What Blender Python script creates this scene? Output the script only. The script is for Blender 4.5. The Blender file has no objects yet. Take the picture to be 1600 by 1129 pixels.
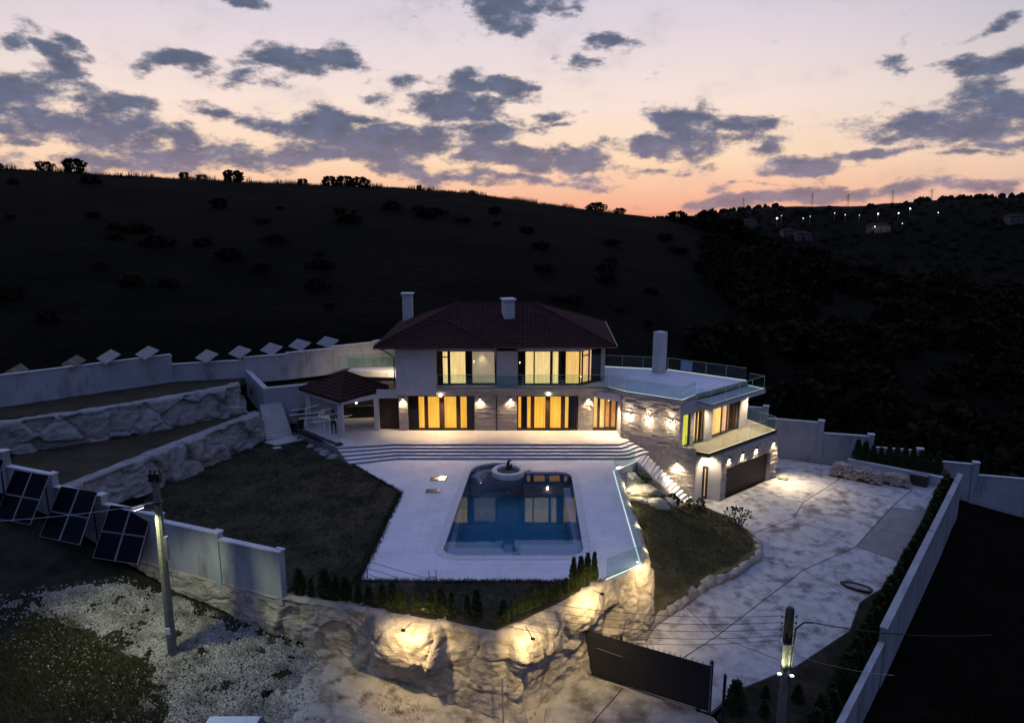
import bpy, bmesh, math, random
import numpy as np
from mathutils import Vector, Matrix, noise as mn
random.seed(7); np.random.seed(7)
R = math.radians
sc = bpy.context.scene
C = sc.collection

# ------------------------------------------------------------------ camera
cam = bpy.data.objects.new('camera', bpy.data.cameras.new('camera'))
C.objects.link(cam)
cam.location = (0, 0, 16.3)
cam.rotation_euler = (R(90 - 11.68), 0, 0)
cam.data.sensor_fit = 'HORIZONTAL'; cam.data.sensor_width = 36.0
cam.data.lens = 36.0 * 1110 / 1600
cam.data.clip_start = 0.2; cam.data.clip_end = 6000
sc.camera = cam

# ------------------------------------------------------------------ dusk sky
world = bpy.data.worlds.new('World'); sc.world = world; world.use_nodes = True
SKY_STRENGTH = 1.0
def build_sky():
    nt = world.node_tree; N = nt.nodes; L = nt.links; N.clear()
    def node(t, **kw):
        n = N.new(t)
        for k, v in kw.items(): setattr(n, k, v)
        return n
    def put(sock, v):
        if hasattr(v, 'is_linked') or isinstance(v, bpy.types.NodeSocket): L.new(v, sock)
        else: sock.default_value = v
    def M(op, a, b=None, c=None, clamp=False):
        n = node('ShaderNodeMath', operation=op, use_clamp=clamp)
        put(n.inputs[0], a)
        if b is not None: put(n.inputs[1], b)
        if c is not None: put(n.inputs[2], c)
        return n.outputs[0]
    def smooth(x, a, b):
        n = node('ShaderNodeMapRange', interpolation_type='SMOOTHSTEP')
        put(n.inputs[0], x); n.inputs[1].default_value = a; n.inputs[2].default_value = b
        n.inputs[3].default_value = 0; n.inputs[4].default_value = 1
        return n.outputs[0]
    def ramp(x, stops):
        n = node('ShaderNodeValToRGB'); put(n.inputs[0], x)
        e = n.color_ramp.elements
        while len(e) < len(stops): e.new(0.5)
        for el, (p, c) in zip(e, stops): el.position = p; el.color = (*c, 1)
        return n.outputs[0]
    def mix(f, a, b):
        n = node('ShaderNodeMix', data_type='RGBA')
        put(n.inputs[0], f)
        for s, v in ((n.inputs[6], a), (n.inputs[7], b)):
            if isinstance(v, tuple): s.default_value = (*v, 1)
            else: L.new(v, s)
        return n.outputs[2]
    tc = node('ShaderNodeTexCoord'); sep = node('ShaderNodeSeparateXYZ')
    L.new(tc.outputs['Generated'], sep.inputs[0])
    dx, dy, dz = sep.outputs
    up = M('MAXIMUM', dz, 0.0)
    # clear sky: afterglow side and the darker side away from it
    glow = ramp(up, [(0.0, (0.93, 0.40, 0.26)), (0.035, (0.97, 0.56, 0.37)), (0.075, (1.0, 0.72, 0.50)), (0.14, (0.96, 0.77, 0.68)),
                     (0.20, (0.83, 0.71, 0.73)), (0.27, (0.67, 0.62, 0.72)), (0.45, (0.37, 0.44, 0.74)), (1.0, (0.22, 0.31, 0.72))])
    dusk = ramp(up, [(0.0, (0.06, 0.075, 0.15)), (0.15, (0.085, 0.11, 0.22)), (0.4, (0.14, 0.19, 0.43)), (1.0, (0.22, 0.31, 0.72))])
    side = ramp(up, [(0.0, (0.76, 0.43, 0.34)), (0.06, (0.82, 0.58, 0.45)), (0.14, (0.66, 0.58, 0.58)), (0.27, (0.38, 0.42, 0.54)), (1.0, (0.22, 0.31, 0.72))])
    hl = M('SQRT', M('ADD', M('MULTIPLY', dx, dx), M('MULTIPLY', dy, dy)))
    sa, ca = math.sin(R(-6)), math.cos(R(-6))
    cosA = M('DIVIDE', M('ADD', M('MULTIPLY', dx, sa), M('MULTIPLY', dy, ca)), M('MAXIMUM', hl, 1e-4))
    f1 = smooth(cosA, 0.66, 0.96); f2 = smooth(cosA, -0.35, 0.75)
    sky = mix(f2, dusk, mix(f1, side, glow))
    # clouds
    yy = M('MAXIMUM', dy, 0.08)
    u = M('DIVIDE', dx, yy); w = M('DIVIDE', dz, yy)
    den = M('ADD', up, 0.13)
    comb = node('ShaderNodeCombineXYZ')
    L.new(dx, comb.inputs[0]); L.new(dy, comb.inputs[1]); L.new(M('MULTIPLY', dz, 2.1), comb.inputs[2])
    def fbm(scale, detail, rough, off):
        n = node('ShaderNodeTexNoise'); n.inputs['Scale'].default_value = scale
        n.inputs['Detail'].default_value = detail; n.inputs['Roughness'].default_value = rough
        v = node('ShaderNodeVectorMath', operation='ADD'); L.new(comb.outputs[0], v.inputs[0]); v.inputs[1].default_value = off
        L.new(v.outputs[0], n.inputs['Vector']); return n
    n1 = fbm(17.0, 10.0, 0.63, (3.1, 7.7, 0.0)); n2 = fbm(8.0, 5.0, 0.55, (11.3, 2.2, 1.0)); n3 = fbm(24.0, 5.0, 0.6, (1.3, 5.2, 2.0))
    nlow = fbm(2.6, 3.0, 0.5, (4.0, 9.1, 5.0))
    uw = node('ShaderNodeCombineXYZ')
    sc2 = node('ShaderNodeSeparateXYZ'); L.new(n2.outputs['Color'], sc2.inputs[0])
    L.new(M('ADD', u, M('MULTIPLY', M('SUBTRACT', sc2.outputs[0], 0.5), 0.13)), uw.inputs[0])
    L.new(M('ADD', w, M('MULTIPLY', M('SUBTRACT', sc2.outputs[1], 0.5), 0.055)), uw.inputs[1])
    # (azimuth tangent, height tangent, half width, half height, tilt degrees, weight)
    blobs = CLOUDS
    acc = None
    for (bu, bw, hu, hw, tl, wt) in blobs:
        mp = node('ShaderNodeMapping', vector_type='TEXTURE')
        L.new(uw.outputs[0], mp.inputs['Vector'])
        mp.inputs['Location'].default_value = (bu, bw, 0); mp.inputs['Rotation'].default_value = (0, 0, R(tl))
        mp.inputs['Scale'].default_value = (hu, hw, 1)
        ln = node('ShaderNodeVectorMath', operation='LENGTH'); L.new(mp.outputs[0], ln.inputs[0])
        v = M('MULTIPLY', M('SUBTRACT', 1.48, ln.outputs['Value']), 0.80 * wt)
        acc = v if acc is None else M('MAXIMUM', acc, v)
    acc = M('MINIMUM', acc, 0.68)
    # outside the modelled part of the sky the same broken cloud goes on at random
    infr = M('MULTIPLY', M('MULTIPLY', smooth(dy, 0.35, 0.6), M('SUBTRACT', 1.0, smooth(w, 0.27, 0.34))), M('SUBTRACT', 1.0, smooth(M('ABSOLUTE', u), 0.75, 0.9)))
    rnd = M('MULTIPLY', M('SUBTRACT', nlow.outputs['Fac'], 0.50), 4.0)
    dens = M('ADD', M('MULTIPLY', acc, infr), M('MULTIPLY', rnd, M('SUBTRACT', 1.0, infr)))
    dens = M('ADD', M('MAXIMUM', dens, -0.35), M('MULTIPLY', M('SUBTRACT', n1.outputs['Fac'], 0.5), 3.3))
    alpha = smooth(dens, 0.02, 0.46)
    core = smooth(dens, 0.18, 0.70)
    body = ramp(up, [(0.0, (0.33, 0.22, 0.25)), (0.05, (0.22, 0.19, 0.27)), (0.11, (0.105, 0.125, 0.215)), (0.2, (0.085, 0.115, 0.19)), (0.5, (0.13, 0.15, 0.24)), (1.0, (0.15, 0.17, 0.28))])
    rim = mix(0.40, body, sky)
    ccol = mix(core, rim, body)
    shade = node('ShaderNodeMix', data_type='RGBA', blend_type='MULTIPLY'); shade.inputs[0].default_value = 1
    L.new(ccol, shade.inputs[6])
    k = M('ADD', 0.48, M('MULTIPLY', n3.outputs['Fac'], 1.05))
    cc = node('ShaderNodeCombineColor')
    for i in range(3): L.new(k, cc.inputs[i])
    L.new(cc.outputs[0], shade.inputs[7])
    low = smooth(dz, -0.02, 0.004)
    # thin high veils between the cumulus
    veil = M('MULTIPLY', M('MULTIPLY', smooth(n2.outputs['Fac'], 0.46, 0.72), smooth(n1.outputs['Fac'], 0.40, 0.64)), 0.34)
    sky = mix(veil, sky, rim)
    col = mix(M('MULTIPLY', alpha, 0.95), sky, shade.outputs[2])
    col = mix(low, (0.02, 0.02, 0.03), col)
    bg = node('ShaderNodeBackground'); L.new(col, bg.inputs['Color']); bg.inputs['Strength'].default_value = SKY_STRENGTH
    out = node('ShaderNodeOutputWorld'); L.new(bg.outputs[0], out.inputs['Surface'])
    world.cycles.sampling_method = 'MANUAL'; world.cycles.sample_map_resolution = 512
CLOUDS = [(-0.6545, 0.1466, 0.1103, 0.0414, -6, 1), (-0.5578, 0.1319, 0.1057, 0.0342, -14, 1), (-0.4955, 0.1122, 0.0441, 0.018, -20, 0.9), (-0.6651, 0.1015, 0.0552, 0.009, 0, 0.6), (-0.2708, 0.198, 0.0625, 0.018, -3, 1), (-0.3355, 0.1805, 0.046, 0.0108, 0, 0.55),
          (-0.3047, 0.1964, 0.0368, 0.009, 0, 0.6), (-0.436, 0.1949, 0.0313, 0.0117, 0, 0.85), (-0.5728, 0.2186, 0.0368, 0.0099, -32, 0.8), (-0.5996, 0.2068, 0.0368, 0.0108, -30, 0.7), (-0.6585, 0.2202, 0.0239, 0.0144, -20, 0.8), (-0.6327, 0.2421, 0.0368, 0.009, -30, 0.35),
          (-0.0468, 0.1701, 0.0754, 0.0117, -3, 0.95), (-0.0728, 0.1401, 0.0478, 0.018, -5, 0.9), (-0.1729, 0.0974, 0.1379, 0.027, 2, 1), (-0.2414, 0.1098, 0.1011, 0.0225, -4, 0.95), (-0.2688, 0.0824, 0.0827, 0.0162, 0, 0.9), (-0.095, 0.104, 0.0919, 0.0252, 2, 1),
          (-0.0259, 0.1015, 0.046, 0.0108, -4, 0.7), (-0.3441, 0.1205, 0.0827, 0.0117, -4, 0.8), (-0.4038, 0.1262, 0.0552, 0.0126, 0, 0.7), (-0.2059, 0.1344, 0.0552, 0.0108, 0, 0.6), (0.0348, 0.0723, 0.103, 0.018, -3, 1), (-0.026, 0.0765, 0.0644, 0.0144, 0, 0.8),
          (-0.3474, 0.0757, 0.1011, 0.018, 0, 0.85), (-0.4691, 0.074, 0.1195, 0.018, 0, 0.85), (-0.6255, 0.074, 0.1103, 0.0126, 3, 0.75), (-0.547, 0.0765, 0.0827, 0.0144, 0, 0.7), (-0.1394, 0.0597, 0.1103, 0.0108, -2, 0.6), (0.0, 0.0487, 0.1195, 0.0072, -3, 0.7),
          (-0.0873, 0.0487, 0.0827, 0.009, 0, 0.7), (0.2449, 0.1262, 0.0506, 0.018, -6, 1), (0.2292, 0.0957, 0.0809, 0.0234, 2, 1), (0.314, 0.1205, 0.0644, 0.0117, -4, 1), (0.2771, 0.089, 0.0735, 0.009, 4, 0.7), (0.4134, 0.0656, 0.0689, 0.0108, 4, 0.9),
          (0.486, 0.079, 0.0827, 0.0081, 6, 0.8), (0.2092, 0.0572, 0.0313, 0.0054, 0, 0.6), (0.356, 0.0765, 0.046, 0.009, 0, 0.55), (0.602, 0.1221, 0.1057, 0.0234, 2, 1), (0.6379, 0.1425, 0.0827, 0.0252, 0, 1), (0.5264, 0.1056, 0.046, 0.0081, 10, 0.8),
          (0.6662, 0.0932, 0.0552, 0.0072, 4, 0.8), (0.6076, 0.0782, 0.0552, 0.0054, 4, 0.5), (0.5756, 0.1964, 0.0368, 0.0081, 0, 0.7), (0.6435, 0.1949, 0.0644, 0.0126, 10, 0.85), (0.6657, 0.217, 0.0368, 0.0144, 20, 0.8), (0.6202, 0.2421, 0.0414, 0.0072, 25, 0.5),
          (0.5087, 0.1885, 0.0129, 0.009, 0, 0.45), (-0.0017, 0.2623, 0.057, 0.0216, 6, 1), (0.1347, 0.2218, 0.0294, 0.009, 3, 0.7), (0.1, 0.1925, 0.0239, 0.0072, 0, 0.6), (0.0514, 0.1385, 0.0202, 0.0063, 0, 0.5), (0.0602, 0.1221, 0.0165, 0.0054, 0, 0.45),
          (-0.1792, 0.1588, 0.0276, 0.0072, 0, 0.5), (0.5085, 0.0301, 0.2574, 0.0099, 4, 0.85), (0.6126, 0.0386, 0.1471, 0.0108, 5, 0.8), (0.3516, 0.0172, 0.1563, 0.0063, 3, 0.7), (-0.3501, 0.2669, 0.0221, 0.0054, -15, 0.5), (-0.4751, 0.1853, 0.0184, 0.009, 0, 0.4),
          (-0.1292, 0.1139, 0.046, 0.0126, 0, 0.6), (0.3238, 0.0386, 0.0552, 0.0036, 3, 0.4), ]
build_sky()
sc.view_settings.view_transform = 'Standard'; sc.view_settings.look = 'None'
sc.view_settings.exposure = 0.0; sc.view_settings.gamma = 1.0; sc.view_settings.use_curve_mapping = False
sc.cycles.max_bounces = 6; sc.cycles.transparent_max_bounces = 16
sc.cycles.caustics_reflective = False; sc.cycles.caustics_refractive = False
sc.cycles.use_denoising = True
sc.cycles.sample_clamp_indirect = 4.0

# ------------------------------------------------------------------ materials
def new_mat(name):
    m = bpy.data.materials.new(name); m.use_nodes = True
    return m, m.node_tree.nodes, m.node_tree.links, m.node_tree.nodes['Principled BSDF']
def mat(name, col, rough=0.8, col2=None, scale=3.0, detail=5.0, bump=0.0, bscale=None, metal=0.0, contrast=(0.35, 0.65), world_space=True, dark=None, dscale=0.5, dcon=(0.5, 0.7), stretch=None, bdist=0.05, spec=0.4):
    m, N, L, b = new_mat(name)
    b.inputs['Roughness'].default_value = rough; b.inputs['Metallic'].default_value = metal
    b.inputs['Specular IOR Level'].default_value = spec
    if world_space: g = N.new('ShaderNodeNewGeometry').outputs['Position']
    else: g = N.new('ShaderNodeTexCoord').outputs['Object']
    if stretch:
        vm = N.new('ShaderNodeVectorMath'); vm.operation = 'MULTIPLY'; L.new(g, vm.inputs[0]); vm.inputs[1].default_value = stretch; g = vm.outputs[0]
    def nz(s, d=detail):
        n = N.new('ShaderNodeTexNoise'); n.inputs['Scale'].default_value = s; n.inputs['Detail'].default_value = d; n.inputs['Roughness'].default_value = 0.6
        L.new(g, n.inputs['Vector']); return n.outputs['Fac']
    def mr(x, a, c):
        n = N.new('ShaderNodeMapRange'); n.inputs[1].default_value = a; n.inputs[2].default_value = c; L.new(x, n.inputs[0]); return n.outputs[0]
    def mx(f, a, c):
        n = N.new('ShaderNodeMix'); n.data_type = 'RGBA'; L.new(f, n.inputs[0])
        for s, v in ((n.inputs[6], a), (n.inputs[7], c)):
            if isinstance(v, tuple): s.default_value = (*v, 1)
            else: L.new(v, s)
        return n.outputs[2]
    cur = col
    if col2: cur = mx(mr(nz(scale), *contrast), col, col2)
    if dark: cur = mx(mr(nz(dscale, 7), *dcon), cur, dark)
    if isinstance(cur, tuple): b.inputs['Base Color'].default_value = (*cur, 1)
    else: L.new(cur, b.inputs['Base Color'])
    if bump:
        bn = N.new('ShaderNodeBump'); bn.inputs['Strength'].default_value = bump; bn.inputs['Distance'].default_value = bdist
        L.new(nz(bscale or scale * 2, 6), bn.inputs['Height']); L.new(bn.outputs[0], b.inputs['Normal'])
    return m
def emit(name, col, strength, col2=None, scale=6.0, stretch=(1, 1, 0.12)):
    m, N, L, b = new_mat(name)
    b.inputs['Base Color'].default_value = (*[c * 0.6 for c in col], 1)
    b.inputs['Emission Strength'].default_value = strength
    b.inputs['Emission Color'].default_value = (*col, 1)
    b.inputs['Roughness'].default_value = 0.9
    if col2:
        g = N.new('ShaderNodeNewGeometry').outputs['Position']
        vm = N.new('ShaderNodeVectorMath'); vm.operation = 'MULTIPLY'; L.new(g, vm.inputs[0]); vm.inputs[1].default_value = stretch
        n = N.new('ShaderNodeTexNoise'); n.inputs['Scale'].default_value = scale; n.inputs['Detail'].default_value = 3
        L.new(vm.outputs[0], n.inputs['Vector'])
        r = N.new('ShaderNodeMapRange'); r.inputs[1].default_value = 0.35; r.inputs[2].default_value = 0.65; L.new(n.outputs[0], r.inputs[0])
        x = N.new('ShaderNodeMix'); x.data_type = 'RGBA'; L.new(r.outputs[0], x.inputs[0])
        x.inputs[6].default_value = (*col, 1); x.inputs[7].default_value = (*col2, 1)
        L.new(x.outputs[2], b.inputs['Emission Color'])
    return m
def glass(name, tint, refl=1.0, edge=0.0):
    m = bpy.data.materials.new(name); m.use_nodes = True; N = m.node_tree.nodes; L = m.node_tree.links; N.clear()
    t = N.new('ShaderNodeBsdfTransparent'); t.inputs[0].default_value = (*tint, 1)
    g = N.new('ShaderNodeBsdfGlossy'); g.inputs['Roughness'].default_value = 0.02; g.inputs[0].default_value = (refl, refl, refl, 1)
    f = N.new('ShaderNodeFresnel'); f.inputs[0].default_value = 1.5
    ge = N.new('ShaderNodeNewGeometry'); bf = N.new('ShaderNodeMath'); bf.operation = 'SUBTRACT'; bf.inputs[0].default_value = 1.0; L.new(ge.outputs['Backfacing'], bf.inputs[1])
    fm = N.new('ShaderNodeMath'); fm.operation = 'MULTIPLY'; L.new(f.outputs[0], fm.inputs[0]); L.new(bf.outputs[0], fm.inputs[1])
    x = N.new('ShaderNodeMixShader'); L.new(fm.outputs[0], x.inputs[0]); L.new(t.outputs[0], x.inputs[1]); L.new(g.outputs[0], x.inputs[2])
    o = N.new('ShaderNodeOutputMaterial'); L.new(x.outputs[0], o.inputs[0]); return m
def water_mat():
    m = bpy.data.materials.new('pool_water'); m.use_nodes = True; N = m.node_tree.nodes; L = m.node_tree.links; N.clear()
    t = N.new('ShaderNodeBsdfTransparent'); t.inputs[0].default_value = (0.70, 0.84, 0.92, 1)
    g = N.new('ShaderNodeBsdfGlossy'); g.inputs['Roughness'].default_value = 0.015
    f = N.new('ShaderNodeFresnel'); f.inputs[0].default_value = 1.5
    ge = N.new('ShaderNodeNewGeometry'); n = N.new('ShaderNodeTexNoise'); n.inputs['Scale'].default_value = 1.6; n.inputs['Detail'].default_value = 2
    L.new(ge.outputs['Position'], n.inputs['Vector'])
    b = N.new('ShaderNodeBump'); b.inputs['Strength'].default_value = 0.025; b.inputs['Distance'].default_value = 0.05
    L.new(n.outputs[0], b.inputs['Height']); L.new(b.outputs[0], g.inputs['Normal'])
    x = N.new('ShaderNodeMixShader'); L.new(f.outputs[0], x.inputs[0]); L.new(t.outputs[0], x.inputs[1]); L.new(g.outputs[0], x.inputs[2])
    o = N.new('ShaderNodeOutputMaterial'); L.new(x.outputs[0], o.inputs[0]); return m

MT = {}
def paved(name, *a, tile=(1.2, 0.6), **k):
    m = mat(name, *a, **k); N = m.node_tree.nodes; L = m.node_tree.links; b = N['Principled BSDF']
    src = b.inputs['Base Color'].links[0].from_socket
    g = N.new('ShaderNodeNewGeometry'); br = N.new('ShaderNodeTexBrick'); br.offset = 0.5
    br.inputs['Color1'].default_value = (1, 1, 1, 1); br.inputs['Color2'].default_value = (0.94, 0.94, 0.945, 1); br.inputs['Mortar'].default_value = (0.78, 0.77, 0.77, 1)
    br.inputs['Scale'].default_value = 1.0; br.inputs['Mortar Size'].default_value = 0.012; br.inputs['Brick Width'].default_value = tile[0]; br.inputs['Row Height'].default_value = tile[1]
    L.new(g.outputs['Position'], br.inputs['Vector'])
    x = N.new('ShaderNodeMix'); x.data_type = 'RGBA'; x.blend_type = 'MULTIPLY'; x.inputs[0].default_value = 1.0
    L.new(src, x.inputs[6]); L.new(br.outputs['Color'], x.inputs[7]); L.new(x.outputs[2], b.inputs['Base Color'])
    return m
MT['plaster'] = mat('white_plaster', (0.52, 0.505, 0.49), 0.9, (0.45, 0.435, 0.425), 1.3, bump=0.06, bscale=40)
MT['fence_white'] = mat('fence_plaster', (0.37, 0.38, 0.40), 0.92, (0.29, 0.30, 0.32), 0.8, dark=(0.17, 0.16, 0.16), dscale=1.1, dcon=(0.52, 0.74), bump=0.1, bscale=30, stretch=(1, 1, 0.35))
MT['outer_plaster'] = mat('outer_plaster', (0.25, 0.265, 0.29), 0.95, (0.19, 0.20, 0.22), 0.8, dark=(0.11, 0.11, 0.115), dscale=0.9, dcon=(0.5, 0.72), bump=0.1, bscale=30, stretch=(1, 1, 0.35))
MT['coping'] = mat('coping_stone', (0.62, 0.61, 0.6), 0.8, (0.5, 0.5, 0.5), 4)
MT['deck'] = paved('deck_stone', (0.72, 0.71, 0.72), 0.75, (0.65, 0.64, 0.65), 0.7, dark=(0.58, 0.57, 0.57), dscale=0.35, dcon=(0.5, 0.75), bump=0.05, bscale=20)
MT['terrace'] = paved('terrace_stone', (0.60, 0.56, 0.52), 0.7, (0.52, 0.48, 0.45), 1.0, bump=0.05, bscale=20)
MT['concrete'] = mat('driveway_concrete', (0.49, 0.475, 0.455), 0.9, (0.34, 0.325, 0.31), 1.7, contrast=(0.4, 0.66), dark=(0.155, 0.14, 0.13), dscale=0.85, dcon=(0.51, 0.68), bump=0.2, bscale=9)
MT['concrete_grey'] = mat('old_grey_concrete', (0.26, 0.24, 0.23), 0.95, (0.2, 0.19, 0.185), 0.9, dark=(0.15, 0.14, 0.14), dscale=1.5, dcon=(0.55, 0.8), bump=0.2, bscale=12)
MT['shaded_riser'] = mat('shaded_step_riser', (0.26, 0.235, 0.235), 0.85, (0.2, 0.18, 0.18), 2.0)  # step fronts coloured darker to imitate their shade against the treads
MT['balcony_tile'] = paved('balcony_tile', (0.46, 0.36, 0.25), 0.7, (0.38, 0.30, 0.21), 1.5, tile=(.6, .6))
MT['apron'] = mat('stained_apron', (0.40, 0.38, 0.34), 0.95, (0.26, 0.24, 0.205), 1.0, dark=(0.12, 0.105, 0.08), dscale=0.8, dcon=(0.46, 0.64), bump=0.3, bscale=9)
MT['joint'] = mat('joint_dirt', (0.07, 0.065, 0.06), 0.95)
MT['stone'] = mat('ledge_stone', (0.50, 0.43, 0.355), 0.85, (0.37, 0.31, 0.26), 3.0, bump=0.25, bscale=25, bdist=0.02)
MT['rock'] = mat('moulded_rock', (0.46, 0.41, 0.33), 0.95, (0.33, 0.29, 0.23), 1.4, dark=(0.13, 0.105, 0.075), dscale=1.1, dcon=(0.52, 0.74), bump=0.9, bscale=6, bdist=0.09, stretch=(1, 1, 1.8), spec=0.15)
MT['rock_grey'] = mat('terrace_rock', (0.36, 0.345, 0.33), 0.95, (0.25, 0.235, 0.225), 1.1, dark=(0.10, 0.095, 0.09), dscale=0.9, dcon=(0.54, 0.70), bump=0.9, bscale=5, bdist=0.09, spec=0.15)
MT['lawn'] = mat('lawn_grass', (0.050, 0.043, 0.024), 0.95, (0.072, 0.060, 0.036), 1.6, dark=(0.028, 0.030, 0.018), dscale=0.45, dcon=(0.45, 0.7), bump=0.8, bscale=16, bdist=0.06, spec=0.1)
MT['lawn2'] = mat('dry_lawn', (0.105, 0.092, 0.040), 0.95, (0.15, 0.12, 0.065), 1.3, dark=(0.06, 0.062, 0.028), dscale=0.5, dcon=(0.42, 0.68), bump=0.8, bscale=16, bdist=0.06, spec=0.1)
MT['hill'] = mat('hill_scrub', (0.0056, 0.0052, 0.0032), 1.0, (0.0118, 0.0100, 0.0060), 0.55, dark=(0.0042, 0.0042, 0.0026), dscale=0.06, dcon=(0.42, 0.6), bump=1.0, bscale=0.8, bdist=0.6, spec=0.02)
MT['dirt'] = mat('dirt_track', (0.46, 0.43, 0.37), 0.95, (0.32, 0.285, 0.225), 1.3, dark=(0.10, 0.075, 0.045), dscale=0.9, dcon=(0.51, 0.66), bump=0.7, bscale=6, bdist=0.08)
MT['leaf'] = mat('thuja_leaf', (0.030, 0.050, 0.016), 0.8, (0.055, 0.075, 0.022), 9, world_space=True, spec=0.2)
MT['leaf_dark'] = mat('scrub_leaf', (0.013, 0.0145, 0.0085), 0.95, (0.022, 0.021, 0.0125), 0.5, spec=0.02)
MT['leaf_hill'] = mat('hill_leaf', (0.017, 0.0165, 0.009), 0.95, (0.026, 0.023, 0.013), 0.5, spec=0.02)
MT['leaf_palm'] = mat('palm_leaf', (0.06, 0.09, 0.025), 0.7, (0.09, 0.11, 0.03), 6)
MT['bark'] = mat('bark', (0.07, 0.055, 0.04), 0.9, (0.04, 0.03, 0.025), 12, bump=0.5)
MT['tile'] = mat('roof_clay', (0.066, 0.022, 0.018), 0.85, (0.038, 0.016, 0.014), 2.2, dark=(0.022, 0.012, 0.012), dscale=0.7, dcon=(0.5, 0.75), spec=0.12)
MT['tile_red'] = mat('porch_clay', (0.062, 0.022, 0.015), 0.85, (0.036, 0.015, 0.012), 2.2, spec=0.12)
MT['brown'] = mat('brown_frame', (0.035, 0.018, 0.012), 0.45, (0.05, 0.026, 0.016), 5)
MT['drape'] = mat('brown_drape', (0.055, 0.034, 0.022), 0.95, (0.035, 0.022, 0.016), 8)
MT['garage'] = mat('garage_brown', (0.030, 0.018, 0.014), 0.55, (0.024, 0.015, 0.012), 3, spec=0.25)
MT['black'] = mat('black_metal', (0.012, 0.012, 0.013), 0.45, (0.02, 0.02, 0.02), 6)
MT['gate'] = mat('gate_anthracite', (0.018, 0.018, 0.019), 0.6, (0.023, 0.023, 0.024), 3, spec=0.2)
MT['gutter_grey'] = mat('gutter_grey', (0.14, 0.13, 0.13), 0.5)
MT['steel'] = mat('bright_steel', (0.55, 0.56, 0.58), 0.3, (0.45, 0.46, 0.48), 6, metal=0.9)
MT['white_metal'] = mat('white_metal', (0.75, 0.75, 0.75), 0.4, (0.68, 0.68, 0.68), 5)
MT['pole'] = mat('pole_concrete', (0.17, 0.165, 0.13), 0.95, (0.10, 0.098, 0.08), 7, bump=0.3, bscale=14, bdist=0.02)
MT['pool_tile'] = mat('pool_mosaic', (0.12, 0.40, 0.49), 0.4, (0.10, 0.34, 0.42), 9)
MT['pool_ledge'] = mat('pool_ledge_tile', (0.72, 0.75, 0.80), 0.4, (0.64, 0.68, 0.74), 8)
MT['water'] = water_mat()
MT['glass'] = glass('window_glass', (0.93, 0.95, 0.93))
MT['rail_glass'] = glass('railing_glass', (0.84, 0.92, 0.90))
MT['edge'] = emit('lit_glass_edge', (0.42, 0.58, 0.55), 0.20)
MT['led_warm'] = emit('warm_led_strip', (1.0, 0.86, 0.60), 1.0)
MT['led'] = emit('led_strip', (0.82, 1.0, 0.86), 1.0)
MT['lamp'] = emit('lamp_lens', (1.0, 0.88, 0.68), 22.0)
MT['lamp_cool'] = emit('street_lens', (0.95, 1.0, 0.85), 4.0)
MT['village_lamp'] = emit('village_lens', (1.0, 0.97, 0.9), 3.5)
MT['glow_amber'] = emit('amber_curtain', (0.96, 0.53, 0.075), 1.0, (0.86, 0.40, 0.035), 5)
MT['glow_cream'] = emit('cream_curtain', (1.0, 0.76, 0.36), 1.0, (0.86, 0.57, 0.22), 7)
MT['glow_gold'] = emit('gold_curtain', (1.0, 0.66, 0.24), 0.95, (0.84, 0.5, 0.15), 7)
MT['glow_peach'] = emit('peach_curtain', (0.95, 0.58, 0.36), 0.95, (0.75, 0.42, 0.24), 7)
MT['glow_lime'] = emit('lime_wall', (0.85, 0.80, 0.10), 1.0, (0.8, 0.68, 0.06), 4)
MT['glow_hall'] = emit('lit_hall', (0.80, 0.36, 0.11), 0.75, (0.55, 0.18, 0.05), 3, (1, 1, 1))
MT['glow_room'] = emit('lit_room_wall', (0.78, 0.60, 0.42), 0.42, (0.7, 0.52, 0.34), 2, (1, 1, 1))
MT['pv'] = mat('solar_cell', (0.003, 0.0045, 0.009), 0.4, (0.004, 0.006, 0.011), 8, spec=0.06)
MT['pv_back_and_sheen'] = mat('panel_back_and_sheen', (0.15, 0.15, 0.17), 0.5, (0.11, 0.11, 0.13), 1.5)
MT['pv_frame'] = mat('panel_frame', (0.30, 0.30, 0.31), 0.5)
MT['pebble'] = mat('white_gravel', (0.50, 0.47, 0.40), 0.9, (0.22, 0.20, 0.16), 9, dark=(0.10, 0.09, 0.07), dscale=1.1, dcon=(0.45, 0.75))
MT['grass'] = mat('rough_grass', (0.06, 0.065, 0.022), 0.95, (0.10, 0.08, 0.04), 1.4, spec=0.1)
MT['sand'] = mat('soil', (0.026, 0.022, 0.015), 0.95, (0.045, 0.036, 0.025), 2.0, dark=(0.016, 0.017, 0.009), dscale=0.6, dcon=(0.45, 0.6), bump=0.8, bscale=10, spec=0.1)
MT['car'] = mat('car_paint', (0.55, 0.60, 0.68), 0.25, (0.5, 0.55, 0.63), 3)
MT['car_glass'] = mat('car_glass', (0.015, 0.017, 0.02), 0.08)
MT['rubber'] = mat('rubber', (0.015, 0.015, 0.015), 0.8)
MT['cloth'] = mat('dark_cloth', (0.010, 0.012, 0.020), 0.95, (0.016, 0.018, 0.026), 20)
MT['cloth_grey'] = mat('grey_shirt', (0.10, 0.11, 0.15), 0.95, (0.08, 0.09, 0.12), 20)
MT['skin'] = mat('skin', (0.35, 0.2, 0.14), 0.6)
MT['hair'] = mat('hair', (0.01, 0.008, 0.006), 0.7)
MT['hatch'] = mat('polished_hatch', (0.55, 0.5, 0.47), 0.12, (0.5, 0.46, 0.42), 3, metal=0.85)
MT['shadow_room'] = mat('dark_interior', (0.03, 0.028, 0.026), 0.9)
MT['firewood'] = mat('split_wood', (0.50, 0.44, 0.37), 0.9, (0.24, 0.2, 0.17), 6)
MT['house_far'] = mat('far_wall', (0.10, 0.095, 0.09), 0.9)
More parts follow.
